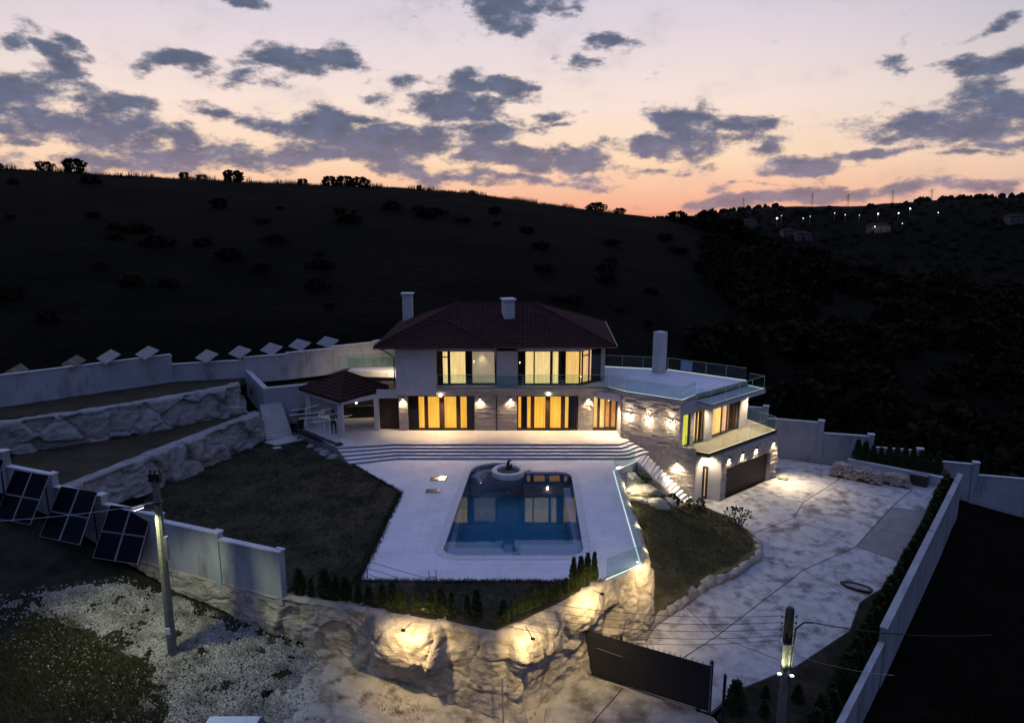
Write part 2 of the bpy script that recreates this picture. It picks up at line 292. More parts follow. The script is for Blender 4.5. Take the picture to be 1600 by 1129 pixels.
MT['blue_board'] = mat('blue_board', (0.22, 0.30, 0.42), 0.5)

# ------------------------------------------------------------------ mesh helpers
class MB:
    def __init__(s): s.v = []; s.f = []
    def add(s, vs, fs):
        o = len(s.v); s.v += [tuple(v) for v in vs]; s.f += [tuple(i + o for i in f) for f in fs]; return s
    def prism(s, poly, z0, z1):
        n = len(poly)
        a = sum(poly[i][0] * poly[(i + 1) % n][1] - poly[(i + 1) % n][0] * poly[i][1] for i in range(n))
        if a < 0: poly = poly[::-1]
        zz0 = z0 if isinstance(z0, (list, tuple)) else [z0] * n
        zz1 = z1 if isinstance(z1, (list, tuple)) else [z1] * n
        vs = [(p[0], p[1], z) for p, z in zip(poly, zz0)] + [(p[0], p[1], z) for p, z in zip(poly, zz1)]
        fs = [tuple(range(n - 1, -1, -1)), tuple(range(n, 2 * n))] + [(i, (i + 1) % n, (i + 1) % n + n, i + n) for i in range(n)]
        return s.add(vs, fs)
    def line(s, p0, p1, z0, z1, d0, d1):
        """box standing on the segment p0->p1; d is the depth to its left"""
        dx, dy = p1[0] - p0[0], p1[1] - p0[1]; l = math.hypot(dx, dy); nx, ny = -dy / l, dx / l
        return s.prism([(p0[0] + nx * d0, p0[1] + ny * d0), (p1[0] + nx * d0, p1[1] + ny * d0), (p1[0] + nx * d1, p1[1] + ny * d1), (p0[0] + nx * d1, p0[1] + ny * d1)], z0, z1)
    def box(s, x0, x1, y0, y1, z0, z1): return s.prism([(x0, y0), (x1, y0), (x1, y1), (x0, y1)], z0, z1)
    def obox(s, c, size, m=None):
        hx, hy, hz = [q / 2 for q in size]; c = Vector(c)
        vs = [Vector((x, y, z)) for z in (-hz, hz) for x, y in ((-hx, -hy), (hx, -hy), (hx, hy), (-hx, hy))]
        if m is not None: vs = [m @ v for v in vs]
        vs = [v + c for v in vs]
        return s.add(vs, [(3, 2, 1, 0), (4, 5, 6, 7), (0, 1, 5, 4), (1, 2, 6, 5), (2, 3, 7, 6), (3, 0, 4, 7)])
    def bar(s, a, b, w, h=None):
        a, b = Vector(a), Vector(b); d = b - a; q = d.to_track_quat('X', 'Z').to_matrix()
        return s.obox((a + b) / 2, (d.length, w, h or w), q)
    def tube(s, pts, r, n=8, caps=True):
        pts = [Vector(p) for p in pts]; rs = r if isinstance(r, (list, tuple)) else [r] * len(pts)
        rings = []; o = len(s.v)
        for i, p in enumerate(pts):
            d = (pts[min(i + 1, len(pts) - 1)] - pts[max(i - 1, 0)]).normalized()
            a = d.orthogonal().normalized() if i == 0 or abs(d.dot(ref)) > 0.99 else (ref - d * ref.dot(d)).normalized()
            ref = a; b = d.cross(a)
            s.v += [tuple(p + (a * math.cos(t) + b * math.sin(t)) * rs[i]) for t in [2 * math.pi * k / n for k in range(n)]]
        for i in range(len(pts) - 1):
            for k in range(n):
                s.f.append((o + i * n + k, o + i * n + (k + 1) % n, o + (i + 1) * n + (k + 1) % n, o + (i + 1) * n + k))
        if caps:
            s.f.append(tuple(o + k for k in range(n - 1, -1, -1))); s.f.append(tuple(o + (len(pts) - 1) * n + k for k in range(n)))
        return s
    def lathe(s, c, prof, n=24):
        o = len(s.v)
        for r, z in prof: s.v += [(c[0] + r * math.cos(2 * math.pi * k / n), c[1] + r * math.sin(2 * math.pi * k / n), c[2] + z) for k in range(n)]
        for i in range(len(prof) - 1):
            for k in range(n): s.f.append((o + i * n + k, o + i * n + (k + 1) % n, o + (i + 1) * n + (k + 1) % n, o + (i + 1) * n + k))
        s.f.append(tuple(o + k for k in range(n - 1, -1, -1))); s.f.append(tuple(o + (len(prof) - 1) * n + k for k in range(n)))
        return s
    def build(s, name, m, parent=None, smooth=False, bevel=0.0, kind=None):
        off = Vector((0, 0, 0)); p = parent
        while p is not None: off += p.location; p = p.parent
        me = bpy.data.meshes.new(name)
        me.from_pydata([tuple(Vector(v) - off) for v in s.v] if off.length else s.v, [], s.f); me.update()
        if smooth: me.shade_smooth()
        o = bpy.data.objects.new(name, me); C.objects.link(o)
        me.materials.append(MT[m] if isinstance(m, str) else m)
        if parent: o.parent = parent
        if bevel:
            b = o.modifiers.new('bevel', 'BEVEL'); b.width = bevel; b.segments = 2; b.limit_method = 'ANGLE'
        if kind: o['kind'] = kind
        return o
def tag(o, label, cat=None, group=None, kind=None):
    if label: o['label'] = label
    if cat: o['category'] = cat
    if group: o['group'] = group
    if kind: o['kind'] = kind
    return o
def thing(name, loc, label, cat, group=None):
    o = bpy.data.objects.new(name, None); C.objects.link(o); o.location = loc; o.empty_display_size = 0.3
    return tag(o, label, cat, group)
def copy_tree(o, loc=None, rz=None, s=None, label=None):
    c = o.copy(); C.objects.link(c)
    if loc is not None: c.location = loc
    if rz is not None: c.rotation_euler = (0, 0, rz)
    if s is not None: c.scale = s if isinstance(s, tuple) else (s, s, s)
    if label: c['label'] = label
    for ch in list(o.children):
        d = ch.copy(); C.objects.link(d); d.parent = c
        for g in list(ch.children):
            e = g.copy(); C.objects.link(e); e.parent = d
    return c
ORD = 'first second third fourth fifth sixth seventh eighth ninth tenth eleventh twelfth thirteenth fourteenth fifteenth sixteenth seventeenth eighteenth nineteenth twentieth'.split()
ORD += ['twenty-' + w for w in ORD[:9]] + ['thirtieth'] + ['thirty-' + w for w in ORD[:9]]
def spot(name, loc, target, watts, angle=90, blend=0.6, col=(1.0, 0.78, 0.5), size=0.04):
    l = bpy.data.lights.new(name, 'SPOT'); l.energy = watts; l.spot_size = R(angle); l.spot_blend = blend; l.color = col; l.shadow_soft_size = size
    o = bpy.data.objects.new(name, l); C.objects.link(o); o.location = loc
    o.rotation_euler = (Vector(target) - Vector(loc)).to_track_quat('-Z', 'Y').to_euler()
    return o
def point(name, loc, watts, col=(1.0, 0.78, 0.5), size=0.08):
    l = bpy.data.lights.new(name, 'POINT'); l.energy = watts; l.color = col; l.shadow_soft_size = size
    o = bpy.data.objects.new(name, l); C.objects.link(o); o.location = loc; return o
def lerp(a, b, t): return tuple(x + (y - x) * t for x, y in zip(a, b))
def inpoly(x, y, poly):
    r = False; n = len(poly)
    for i in range(n):
        (x0, y0), (x1, y1) = poly[i], poly[(i + 1) % n]
        if (y0 > y) != (y1 > y) and x < (x1 - x0) * (y - y0) / (y1 - y0) + x0: r = not r
    return r
# ------------------------------------------------------------------ terrain
PTS = [(-34,37,3.6),(-30,35,3.0),(-26.6,33.2,2.3),(-23.3,32.0,1.5),(-20,31.0,.25),(-16.3,29.6,-.8),(-13.2,28.4,-1.4),(-10.1,27.2,-1.9),(-7.6,26.5,-2.4),(-5.3,25.9,-2.95),(-3,25.2,-3.45),(-.7,24.7,-3.95),(2,26.3,-4.12),(3.3,27.8,-4.12),(6,26.6,-4.12),(8.5,25.2,-4.2),(12,23.5,-4.7),
 (-24,24,0.2),(-20,22,-.8),(-14,22,-1.9),(-9,21,-2.9),(-3,20,-3.8),(3,20,-4.3),(9,20,-4.6),(16,20,-5.4),(-25,15,-1),(0,10,-4.8),(20,10,-6.5),(-40,20,2),(-45,35,4),(-60,30,6),(-70,5,4),(60,5,-9),(0,-10,-5.5),(60,30,-9),(60,55,-8),
 (33,46.5,-5.6),(29.5,41.3,-5.6),(23.5,34.0,-5.6),(18.0,28.0,-5.4),(13.5,22.5,-5.7),(40,45,-6.5),(30,30,-6.5),(24,24,-7),
 (20.6,56,-2.95),(24.6,55,-3.1),(28.2,54,-3.7),(31.5,53,-4.4),(35,51.8,-5.2),(38.5,50.8,-6),(45,49,-7),
 (0,38,-3.2),(-5,45,-2),(10,32,-4.6),(18,36,-4.3),(16,44,-3.9),(24,46,-3.8),(22,50,-3.7),(13,38,-4.5),(30,47,-3.9),(0,33,-3.5),(3,42,-3.5),(0,55,-1.8),(-15,42,-1.8),(-12,34,-1.8),(12,50,-3.7),
 (-22,44,.4),(-26,40,.4),(-27,47,2.2),(-31,44,2.2),(-36,46.5,4.0),(-27,53,4.1),(-21.5,55,4.1),(-12,61,4.2),(-50,42,5.5),(0,67,4.6),(8,66,3.4),(14,62,0.4),(-15,53,-.8),(-18,51.5,-.6),(-11,57.5,1.2),(-9,52,-1),(-14,50,-1.2),(-45,60,7.5),(-20,70,7),(0,78,6.5),(20,75,-1.5),(35,70,-5),(50,70,-8)]
_P = np.array(PTS); _A = np.linalg.norm(_P[:, None, :2] - _P[None, :, :2], axis=2) + np.eye(len(_P)) * 0.0
_W = np.linalg.solve(np.block([[_A, np.ones((len(_P), 1))], [np.ones((1, len(_P))), np.zeros((1, 1))]]), np.append(_P[:, 2], 0))
def near_z(x, y):
    x = np.asarray(x, float); y = np.asarray(y, float)
    d = np.sqrt((x[..., None] - _P[:, 0]) ** 2 + (y[..., None] - _P[:, 1]) ** 2 + 0.3)
    return d @ _W[:-1] + _W[-1]
RIDGE = [(-90,0.045),(-50,0.052),(-34.87,0.0504),(-31.39,0.0488),(-27.64,0.0454),(-23.6,0.0431),(-19.28,0.0412),(-14.71,0.0381),(-10.9,0.037),(-5.01,0.0316),(0.0,0.0206),(3.02,0.0138),(6.54,0.0043),(10.01,-0.0017),(12.94,-0.0084),(15.82,-0.0225),(20,-.055),(26,-.10),(36,-.13),(90,-.13)]
FAR = [(-90,-.02),(0,-.012),(5.04,-0.0046),(10.02,-0.0043),(12.93,-0.0042),(15.29,0.0008),(17.6,0.0058),(19.85,0.0097),(21.61,0.0104),(25.01,0.0094),(27.82,0.0137),(30.86,0.017),(33.72,0.0186),(35.08,0.019),(50,.02),(90,0.01)]
ra, re = zip(*RIDGE); fa, fe = zip(*FAR)
def smst(t): t = np.clip(t, 0, 1); return t * t * (3 - 2 * t)
def terr(x, y):
    x = np.asarray(x, float); y = np.asarray(y, float)
    r = np.hypot(x, y); az = np.degrees(np.arctan2(x, y))
    nz = near_z(np.clip(x, -60, 60), np.clip(y, -10, 80))
    R1 = np.interp(az, [-90, -35, 0, 8, 16, 36, 90], [190, 190, 215, 235, 220, 180, 170])
    z1 = 16.3 + R1 * np.interp(az, ra, re)
    zf = 16.3 + 900 * np.interp(az, fa, fe)
    zv = np.minimum(z1 - 6, np.interp(az, [-90, 5, 12, 36, 90], [12, 4, -12, -22, -22]))
    edge = near_z(np.clip(75 * np.sin(np.radians(az)), -60, 60), np.clip(75 * np.cos(np.radians(az)), -10, 80))
    t1 = np.clip((r - 75) / (R1 - 75), 0, 1)
    up = edge + (z1 - edge) * (0.62 * t1 + 0.38 * (1 - (1 - t1) ** 2)) - 0.0
    far = np.where(r < R1, up, np.where(r < 470, z1 + (zv - z1) * smst((r - R1) / (470 - R1)), np.where(r < 900, zv + (zf - zv) * smst((r - 470) / 430), zf - smst((r - 900) / 1200) * 60)))
    z = nz + (far - nz) * smst((r - 62) / 22)
    return np.where(np.abs(az) > 100, nz, z)
def tz(x, y): return float(terr(x, y))
def build_terrain():
    nr, na = 150, 320
    rr = 6 * (2600 / 6) ** (np.arange(nr) / (nr - 1))
    aa = np.linspace(-180, 180, na, endpoint=False)
    RR, AA = np.meshgrid(rr, aa, indexing='ij')
    X = RR * np.sin(np.radians(AA)); Y = RR * np.cos(np.radians(AA)); Z = terr(X, Y)
    for i in range(nr):
        if rr[i] > 70:
            a = 0.10 * min(1, (rr[i] - 70) / 60) * (1 + rr[i] / 180)
            for j in range(na):
                if abs(aa[j]) < 60:
                    Z[i, j] += a * 2.2 * mn.fractal(Vector((X[i, j] * .06, Y[i, j] * .06, 3)), 0.8, 2.0, 4)
    vs = [(0, 0, tz(0, 0))] + list(zip(X.ravel(), Y.ravel(), Z.ravel())); fs = []
    for j in range(na): fs.append((0, 1 + (j + 1) % na, 1 + j))
    for i in range(nr - 1):
        for j in range(na):
            a = 1 + i * na + j; b = 1 + i * na + (j + 1) % na
            fs.append((a, b, b + na, a + na))
    m = MB(); m.add(vs, fs)
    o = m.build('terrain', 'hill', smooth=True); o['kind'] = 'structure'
build_terrain()

def sheet(name, poly, zfn, step, m, kind='structure', parent=None, skirt=0.0, smooth=True, holes=()):
    bm = bmesh.new()
    loops = [poly, *holes]
    if holes:
        eds = []
        for lp in loops:
            vs = [bm.verts.new((p[0], p[1], 0)) for p in lp]
            eds += [bm.edges.new((vs[i], vs[(i + 1) % len(vs)])) for i in range(len(vs))]
        bmesh.ops.triangle_fill(bm, use_beauty=True, use_dissolve=False, edges=eds, normal=(0, 0, 1))
    else:
        bm.faces.new([bm.verts.new((p[0], p[1], 0)) for p in poly])
        bmesh.ops.triangulate(bm, faces=bm.faces[:])
    if step:
        xs = [p[0] for p in poly]; ys = [p[1] for p in poly]
        for ax, lo, hi in ((0, min(xs), max(xs)), (1, min(ys), max(ys))):
            k = math.ceil(lo / step) * step
            while k < hi:
                co = [0, 0, 0]; no = [0, 0, 0]; co[ax] = k; no[ax] = 1
                bmesh.ops.bisect_plane(bm, geom=bm.verts[:] + bm.edges[:] + bm.faces[:], plane_co=co, plane_no=no)
                k += step
    bmesh.ops.recalc_face_normals(bm, faces=bm.faces[:])
    if sum(f.normal.z for f in bm.faces) < 0: bmesh.ops.reverse_faces(bm, faces=bm.faces[:])
    for v in bm.verts: v.co.z = zfn(v.co.x, v.co.y)
    if skirt:
        be = [e for e in bm.edges if len(e.link_faces) == 1]
        r = bmesh.ops.extrude_edge_only(bm, edges=be)
        for v in r['geom']:
            if isinstance(v, bmesh.types.BMVert): v.co.z -= skirt
        bmesh.ops.recalc_face_normals(bm, faces=bm.faces[:])
    off = Vector((0, 0, 0)); p = parent
    while p is not None: off += p.location; p = p.parent
    if off.length: bmesh.ops.translate(bm, verts=bm.verts[:], vec=-off)
    me = bpy.data.meshes.new(name); bm.to_mesh(me); bm.free()
    if smooth and not skirt: me.shade_smooth()
    me.materials.append(MT[m]); o = bpy.data.objects.new(name, me); C.objects.link(o)
    if parent: o.parent = parent
    if kind: o['kind'] = kind
    return o
def rough(x, y, a=0.05, s=0.6): return a * mn.fractal(Vector((x * s, y * s, 1.7)), 0.9, 2.0, 4)
def drv(x, y): return -4 + 0.0575 * (min(y, 46) - 27.7)

# lawns
LAWN = [(-23.6,33.9),(-23.6,35.4),(-21.3,42),(-18.3,50),(-15.5,50.8),(-11.9,46.7),(-6.6,40.1),(-6.91,29.75),(4.2,29.68),(4.0,29.5),(2.2,28.0),(0.5,26.6),(-.65,25.8),(-5.3,27.1),(-10.1,28.5),(-13.2,29.75),(-16.5,31.0),(-20,32.5)]
sheet('lawn', LAWN, lambda x, y: -0.03 + rough(x, y, .04), 0.8, 'lawn', skirt=0.3)
sheet('lawn_terrace', [(-24.1,35.2),(-21.95,42.1),(-19.1,50.0),(-20.0,50.3),(-25.3,44.7),(-31.2,41.0),(-33,37.6),(-27,34.9)], lambda x, y: 2.02 + rough(x, y, .05), 0.9, 'lawn', skirt=0.5)
sheet('lawn_terrace', [(-32.6,41.5),(-25.8,45.4),(-20.7,50.6),(-20.5,53.2),(-25.65,51.9),(-33.4,44.9),(-37,41.5)], lambda x, y: 4.0 + rough(x, y, .05), 0.9, 'lawn', skirt=0.5)
sheet('rear_garden', [(-20.2,53.3),(-18.9,52.9),(-8.4,57.5),(-8.4,60.5),(-11.6,58.8),(-17.7,54.9)], lambda x, y: 3.15 + rough(x, y, .05), 0.9, 'lawn', skirt=0.5)
IS = np.array([(6.7,31.6,-3.3),(6.85,33,-2.4),(6.9,35,-1.5),(6.95,37,-.95),(7.0,40,-.7),(8.5,42.6,-1.0),(11,44.3,-2.5),(5.9,30.9,-3.7),(7.46,32.6,-3.35),(8.95,33.9,-3.25),(10.5,35.4,-3.2),(12.6,36.7,-3.1),(14.3,38.4,-2.95),(14.75,39.6,-2.9),(14.6,41.1,-2.85),(14.0,43.1,-2.8),(12.2,45,-2.75)])
def isl(x, y):
    d = 1 / (np.hypot(IS[:, 0] - x, IS[:, 1] - y) ** 3 + 1e-3); return float((d * IS[:, 2]).sum() / d.sum())
sheet('garden_lawn', [(5.9,30.95),(6.6,31.3),(6.75,34),(6.8,37),(6.85,40.2),(6.9,43.6),(8.5,44.2),(10.9,44.6),(12.2,45.0),(14.0,43.1),(14.6,41.1),(14.75,39.6),(14.3,38.4),(12.6,36.7),(10.5,35.4),(8.95,33.9),(7.46,32.6)], lambda x, y: isl(x, y) + rough(x, y, .06), 0.5, 'lawn2', skirt=0.4)

# driveway of cast slabs
DRIVE = [(3.1,28.7),(8.35,26.05),(9.8,27.4),(13.0,29.0),(16.7,31.6),(18.34,34.0),(20.45,35.5),(22.54,37.9),(28.05,44.17),(31.1,47.6),(30.8,48.5),(26.1,52.3),(20.6,55.2),(19.6,50.4),(14.2,45.9),(13.2,46.6),(12.2,45.7),(12.3,45.0),(14.2,43.1),(14.8,41.1),(14.9,39.6),(14.4,38.3),(12.6,36.6),(10.5,35.3),(8.95,33.8),(7.46,32.5),(5.8,30.8)]
dw = sheet('driveway', DRIVE, lambda x, y: drv(x, y) - 0.035, 0, 'joint')
SLABS = [
 ([(3.2,28.8),(5.4,27.55),(9.98,31.2),(8.95,33.8),(7.46,32.5),(5.8,30.85)], 0),
 ([(9.98,31.2),(16.54,37.12),(14.5,38.25),(12.62,36.6),(10.5,35.3),(8.95,33.8)], 0),
 ([(16.54,37.12),(20.79,39.76),(18.4,43.4),(14.85,41.2),(14.95,39.6),(14.5,38.25)], 0),
 ([(14.85,41.2),(18.4,43.4),(19.9,45.6),(17.0,48.1),(14.25,45.85),(13.2,46.5),(12.3,45.6),(12.4,45.05),(14.25,43.1)], 0),
 ([(17.0,48.1),(19.9,45.6),(24.0,49.6),(26.0,52.3),(20.65,55.1),(19.65,50.4)], 0),
 ([(20.79,39.76),(25.59,44.91),(28.05,44.17),(22.54,37.94)], 1),
 ([(20.79,39.76),(25.59,44.91),(28.6,47.9),(26.1,52.2),(24.0,49.6),(19.9,45.6),(18.4,43.4)], 0),
 ([(25.59,44.91),(28.05,44.17),(31.05,47.6),(30.75,48.45),(26.1,52.2),(28.6,47.9)], 0),
 ([(5.4,27.55),(8.3,26.1),(9.8,27.45),(13.0,29.0),(9.98,31.2)], 0),
 ([(9.98,31.2),(13.0,29.0),(16.65,31.6),(18.3,34.0),(16.54,37.12)], 0),
 ([(16.54,37.12),(18.3,34.0),(20.4,35.5),(22.54,37.94),(20.79,39.76)], 0)]
def inset(poly, d):
    n = len(poly); a = sum(poly[i][0] * poly[(i + 1) % n][1] - poly[(i + 1) % n][0] * poly[i][1] for i in range(n))
    if a < 0: poly = poly[::-1]
    out = []
    for i in range(n):
        p0, p1, p2 = [Vector(q).to_2d() for q in (poly[i - 1], poly[i], poly[(i + 1) % n])]
        d1 = (p1 - p0).normalized(); d2 = (p2 - p1).normalized(); n1 = Vector((-d1.y, d1.x)); n2 = Vector((-d2.y, d2.x))
        b = (n1 + n2); b = b / max(b.length_squared / 2, 0.35)
        out.append((p1.x + b.x * d, p1.y + b.y * d))
    return out
for poly, g in SLABS:
    s = sheet('concrete_slab', inset(poly, 0.03), lambda x, y: drv(x, y) + rough(x, y, .006, .8) + (0.012 if g else 0), 1.0, 'concrete_grey' if g else 'concrete', kind=None, parent=dw, skirt=0.05)
    if g: s['label'] = 'bare grey slab beside the hedge, free of the white film'
sheet('planting_strip', [(8.5,25.9),(9.9,27.4),(13.05,29.0),(16.75,31.6),(18.4,34.0),(20.5,35.5),(22.6,37.9),(28.15,44.17),(31.15,47.6),(31.3,46.95),(24.45,38.6),(17.0,29.4),(12.8,24.2),(11,23.6)], lambda x, y: drv(x, y) + 0.02 + rough(x, y, .05), 0.8, 'sand', skirt=0.4)
sheet('planting_strip', [(26.2,52.45),(30.9,48.6),(32.2,49.4),(32.6,51.5),(28.2,53.2)], lambda x, y: -2.35, 0, 'sand', skirt=0.4)
# track outside the gate
def trk(x, y): return tz(x, y) + 0.04 + rough(x, y, .05, .9)
sheet('dirt_track', [(-10.5,19),(-10.2,22.5),(-9.6,24.6),(-9.2,26.0),(-9.0,28.3),(-7.6,27.95),(-5.3,27.3),(-3,26.6),(-.7,26.0),(2,28.0),(3.3,29.1),(8.4,26.0),(9.6,22),(9,19),(0,18)], trk, 0.4, 'dirt')
ap = sheet('gate_apron', [(0.9,22.4),(1.4,26.2),(3.3,28.5),(8.3,25.95),(8.6,22.4)], lambda x, y: tz(x, y) + 0.09, 0.5, 'joint')
for poly in ([(0.9,22.4),(1.4,26.2),(3.3,28.5),(4.9,27.65),(2.9,24.9),(2.6,22.4)], [(2.6,22.4),(2.9,24.9),(4.9,27.65),(8.3,25.95),(8.6,22.4)]):
    sheet('concrete_slab', inset(poly, 0.025), lambda x, y: tz(x, y) + 0.13 + rough(x, y, .012), 0.6, 'apron', kind=None, parent=ap, skirt=0.04)
sheet('verge', [(-26,24),(-24.5,33.3),(-20.2,32.0),(-16.4,30.5),(-13.2,29.3),(-10.1,28.0),(-8.6,27.6),(-9.0,25.9),(-9.9,24.6),(-10.2,22.5),(-10.5,19),(-16,18)], lambda x, y: tz(x, y) + 0.05 + rough(x, y, .06), 0.5, 'sand')

# ------------------------------------------------------------------ moulded rock walls
def rock_wall(name, path, m, label, ds=0.09, nv=42, amp=0.22, feats=(), back=0.9, cell=1.3, seed=0.0, groove=0.10, lean=0.25, block=0.0, ridge=.13):
    """path: (x, y, ztop, zbase), face to the right of the direction of travel"""
    pts = [Vector((p[0], p[1])) for p in path]
    cum = [0]
    for a, b in zip(pts, pts[1:]): cum.append(cum[-1] + (b - a).length)
    n = int(cum[-1] / ds); P = []
    ss = np.linspace(0, cum[-1], n)
    X = np.interp(ss, cum, [p[0] for p in path]); Y = np.interp(ss, cum, [p[1] for p in path])
    ZT = np.interp(ss, cum, [p[2] for p in path]); ZB = np.interp(ss, cum, [p[3] for p in path])
    k = 9; ker = np.ones(k) / k
    sm = lambda a: np.convolve(np.pad(a, k // 2, mode='edge'), ker, 'valid')
    X, Y = sm(X), sm(Y)
    TX = np.gradient(X); TY = np.gradient(Y); ln = np.hypot(TX, TY); NX, NY = TY / ln, -TX / ln
    NX, NY = sm(NX), sm(NY)
    rows = []
    nb = 5
    for i in range(n):
        row = []
        zt, zb = ZT[i], ZB[i]; H = max(zt - zb, 0.2)
        for j in range(nb):                                     # ledge behind the crest
            t = 1 - j / nb; d = -.30 - (back - .30) * t
            px, py = X[i] + NX[i] * d, Y[i] + NY[i] * d
            row.append((px, py, zt - 0.05 + 0.05 * mn.noise(Vector((px * 2, py * 2, seed)))))
        for j in range(nv):
            v = j / (nv - 1); z = zt - H * v - 0.25 * (v > 0.99)
            p3 = Vector((X[i], Y[i], z))
            q = p3 + Vector((seed, 0, 0)); q = q + 0.35 * Vector((mn.noise(q * 0.9), mn.noise(q * 0.9 + Vector((5, 0, 0))), mn.noise(q * 0.9 + Vector((0, 7, 0)))))
            d = lean * H * 0.25 * v + amp * mn.fractal(q * 0.7, 1.0, 2.0, 5) + 0.06 * mn.fractal(q * 3, 0.9, 2.1, 4)
            dd = mn.voronoi(Vector((q.x / cell, q.y / cell, q.z / (cell * 0.8))))[0]
            if block:
                c0 = mn.voronoi(Vector((q.x / cell, q.y / cell, q.z / (cell * 0.8))))[1][0]
                d += block * (mn.cell(c0 * 7.3) * .9 - .05)
            d -= groove * max(0, 1 - (dd[1] - dd[0]) / 0.10)
            d -= 0.14 * max(0, 1 - v / 0.07) ** 2                # rounded crest
            d += .035 * (mn.ridged_multi_fractal(q * 2.6, .9, 2.1, 3, 1.0, 2.0) - 1.0) + .03 * (((z * 2.2 + .5 * mn.noise(q * .8)) % 1.0) - .5)
            d += ridge * (mn.ridged_multi_fractal(q * 0.8, 1.0, 2.1, 4, 1.0, 2.0) - 1.0) * min(1, v * 8)
            d = max(d, -0.24 + v * 4) if v < .06 else d
            for f in feats: d += f(ss[i], z, v, H)
            row.append((X[i] + NX[i] * d, Y[i] + NY[i] * d, z + 0.08 * mn.noise(q * 1.1) * (v > 0.02)))
        rows.append(row)
    W = nb + nv; mb = MB(); mb.v = [p for r in rows for p in r]
    mb.f = [(i * W + j, i * W + j + 1, (i + 1) * W + j + 1, (i + 1) * W + j) for i in range(n - 1) for j in range(W - 1)]
    # the back of the wall, so that it is a solid body
    o = len(mb.v)
    for r, zb in zip(rows, ZB): mb.v.append((r[0][0], r[0][1], zb - 0.3))
    mb.f += [(i * W, o + i, o + i + 1, (i + 1) * W) for i in range(n - 1)]
    for i, e in ((0, 0), (n - 1, 1)):
        cap = tuple([i * W + j for j in range(W)] + [o + i]); mb.f.append(cap if e else cap[::-1])
    ob = mb.build(name, m, smooth=True); tag(ob, label, 'rock wall'); return ob, cum
def bump(s, z, s0, z0, a, b, h, p=2.0):
    q = (abs((s - s0) / a) ** p + abs((z - z0) / b) ** p); return h * max(0.0, 1 - q) if q < 1 else 0.0
def arch(s0, hw, zbase, ztop, depth):
    def f(s, z, v, H):
        if abs(s - s0) > hw or z < zbase: return 0.0
        top = ztop - (ztop - zbase) * 0.45 * (1 - math.sqrt(max(0, 1 - ((s - s0) / hw) ** 2)))
        return -depth if z < top else 0.0
    return f
FRONT = [(-23.6,33.7,.55,.4),(-20.2,32.2,.25,-.1),(-16.4,30.7,0.05,-.95),(-13.2,29.5,0,-1.5),(-10.1,28.2,0.02,-2.0),(-7.6,27.55,0.02,-2.5),(-5.3,26.9,0.0,-3.05),(-3,26.2,0,-3.55),(-1.4,25.75,-.05,-3.95),(-.6,25.6,-.08,-4.1),(0.1,26.0,-.08,-4.15),(2.2,27.8,-.05,-4.25),(4.1,29.4,0.02,-4.25),(5.4,30.45,0.02,-4.2),(6.3,31.0,0.02,-4.1),(6.72,31.6,.0,-4.0),(6.85,33,-.12,-3.2),(6.9,35,-.2,-2.3),(6.95,38,-.25,-1.7),(7.0,41,-.25,-1.6),(6.95,43.7,-.2,-1.6)]
_c = [0]
for a, b in zip(FRONT, FRONT[1:]): _c.append(_c[-1] + math.hypot(b[0] - a[0], b[1] - a[1]))
def s_at(i, t=0.0): return _c[i] + t * (_c[i + 1] - _c[i])
sA, sB, sC = s_at(4, .18), s_at(5, .05), s_at(6, .35)
sBulge = s_at(6, .42); sCor = s_at(9); sR = s_at(11)
feats = [arch(sA, .62, -2.3, -.45, .22), arch(sB, .95, -2.9, -.7, .25),
         lambda s, z, v, H: bump(s, z, sBulge, -1.0, 1.7, 1.05, .8, 5),           # the overhanging brow
         lambda s, z, v, H: bump(s, z, sBulge + 1.45, -1.4, .45, .9, .45),
         lambda s, z, v, H: bump(s, z, sCor + .75, -2.6, .32, 2.2, .34, 4),            # buttress by the corner
         lambda s, z, v, H: bump(s, z, sCor + 1.9, -1.1, 1.5, .95, .55, 4.5),          # brow right of the corner
         lambda s, z, v, H: bump(s, z, sR + 1.2, -1.0, 1.3, .8, .45, 2.4),
         lambda s, z, v, H: -bump(s, z, sR + 3.0, -2.0, .6, .75, .6, 4),              # dark hollow by the gate
         lambda s, z, v, H: -bump(s, z, sR + 2.1, -2.9, .35, .5, .3, 3),
         lambda s, z, v, H: .35 * max(0, (v - .86) / .14) * (sCor < s < sR + 1.2)]     # stone kerb at its foot
front_wall, _ = rock_wall('rock_wall', FRONT, 'rock', 'tall pale moulded rock wall with lit brows, running under the pool deck to the gate', feats=feats, amp=.10, cell=1.9, groove=.08, ds=.065, nv=68, ridge=.055, block=.12)
rock_wall('rock_wall', [(-23.9,34.2,2.1,.0),(-23.3,35.4,2.2,-.05),(-21.16,41.87,2.18,-.05),(-18.5,49.2,2.19,-.05),(-18.2,50.2,2.1,-.05),(-19.0,51.2,2.05,0)], 'rock_grey', 'lower grey rock retaining wall along the left edge of the lawn', seed=20, ds=.10, nv=28, amp=.10, cell=1.5, groove=.15, block=.34, ridge=.05)
rock_wall('rock_wall', [(-34.5,38.3,3.9,1.9),(-31,41.0,4.0,1.95),(-28.2,42.7,4.08,1.95),(-25.2,44.65,4.15,1.95),(-20.4,49.7,4.15,1.95),(-19.9,50.7,4.1,1.95),(-20.4,52,4.05,2)], 'rock_grey', 'upper grey rock retaining wall below the rear boundary wall', seed=40, ds=.10, nv=28, amp=.10, cell=1.8, groove=.16, block=.38, ridge=.05)

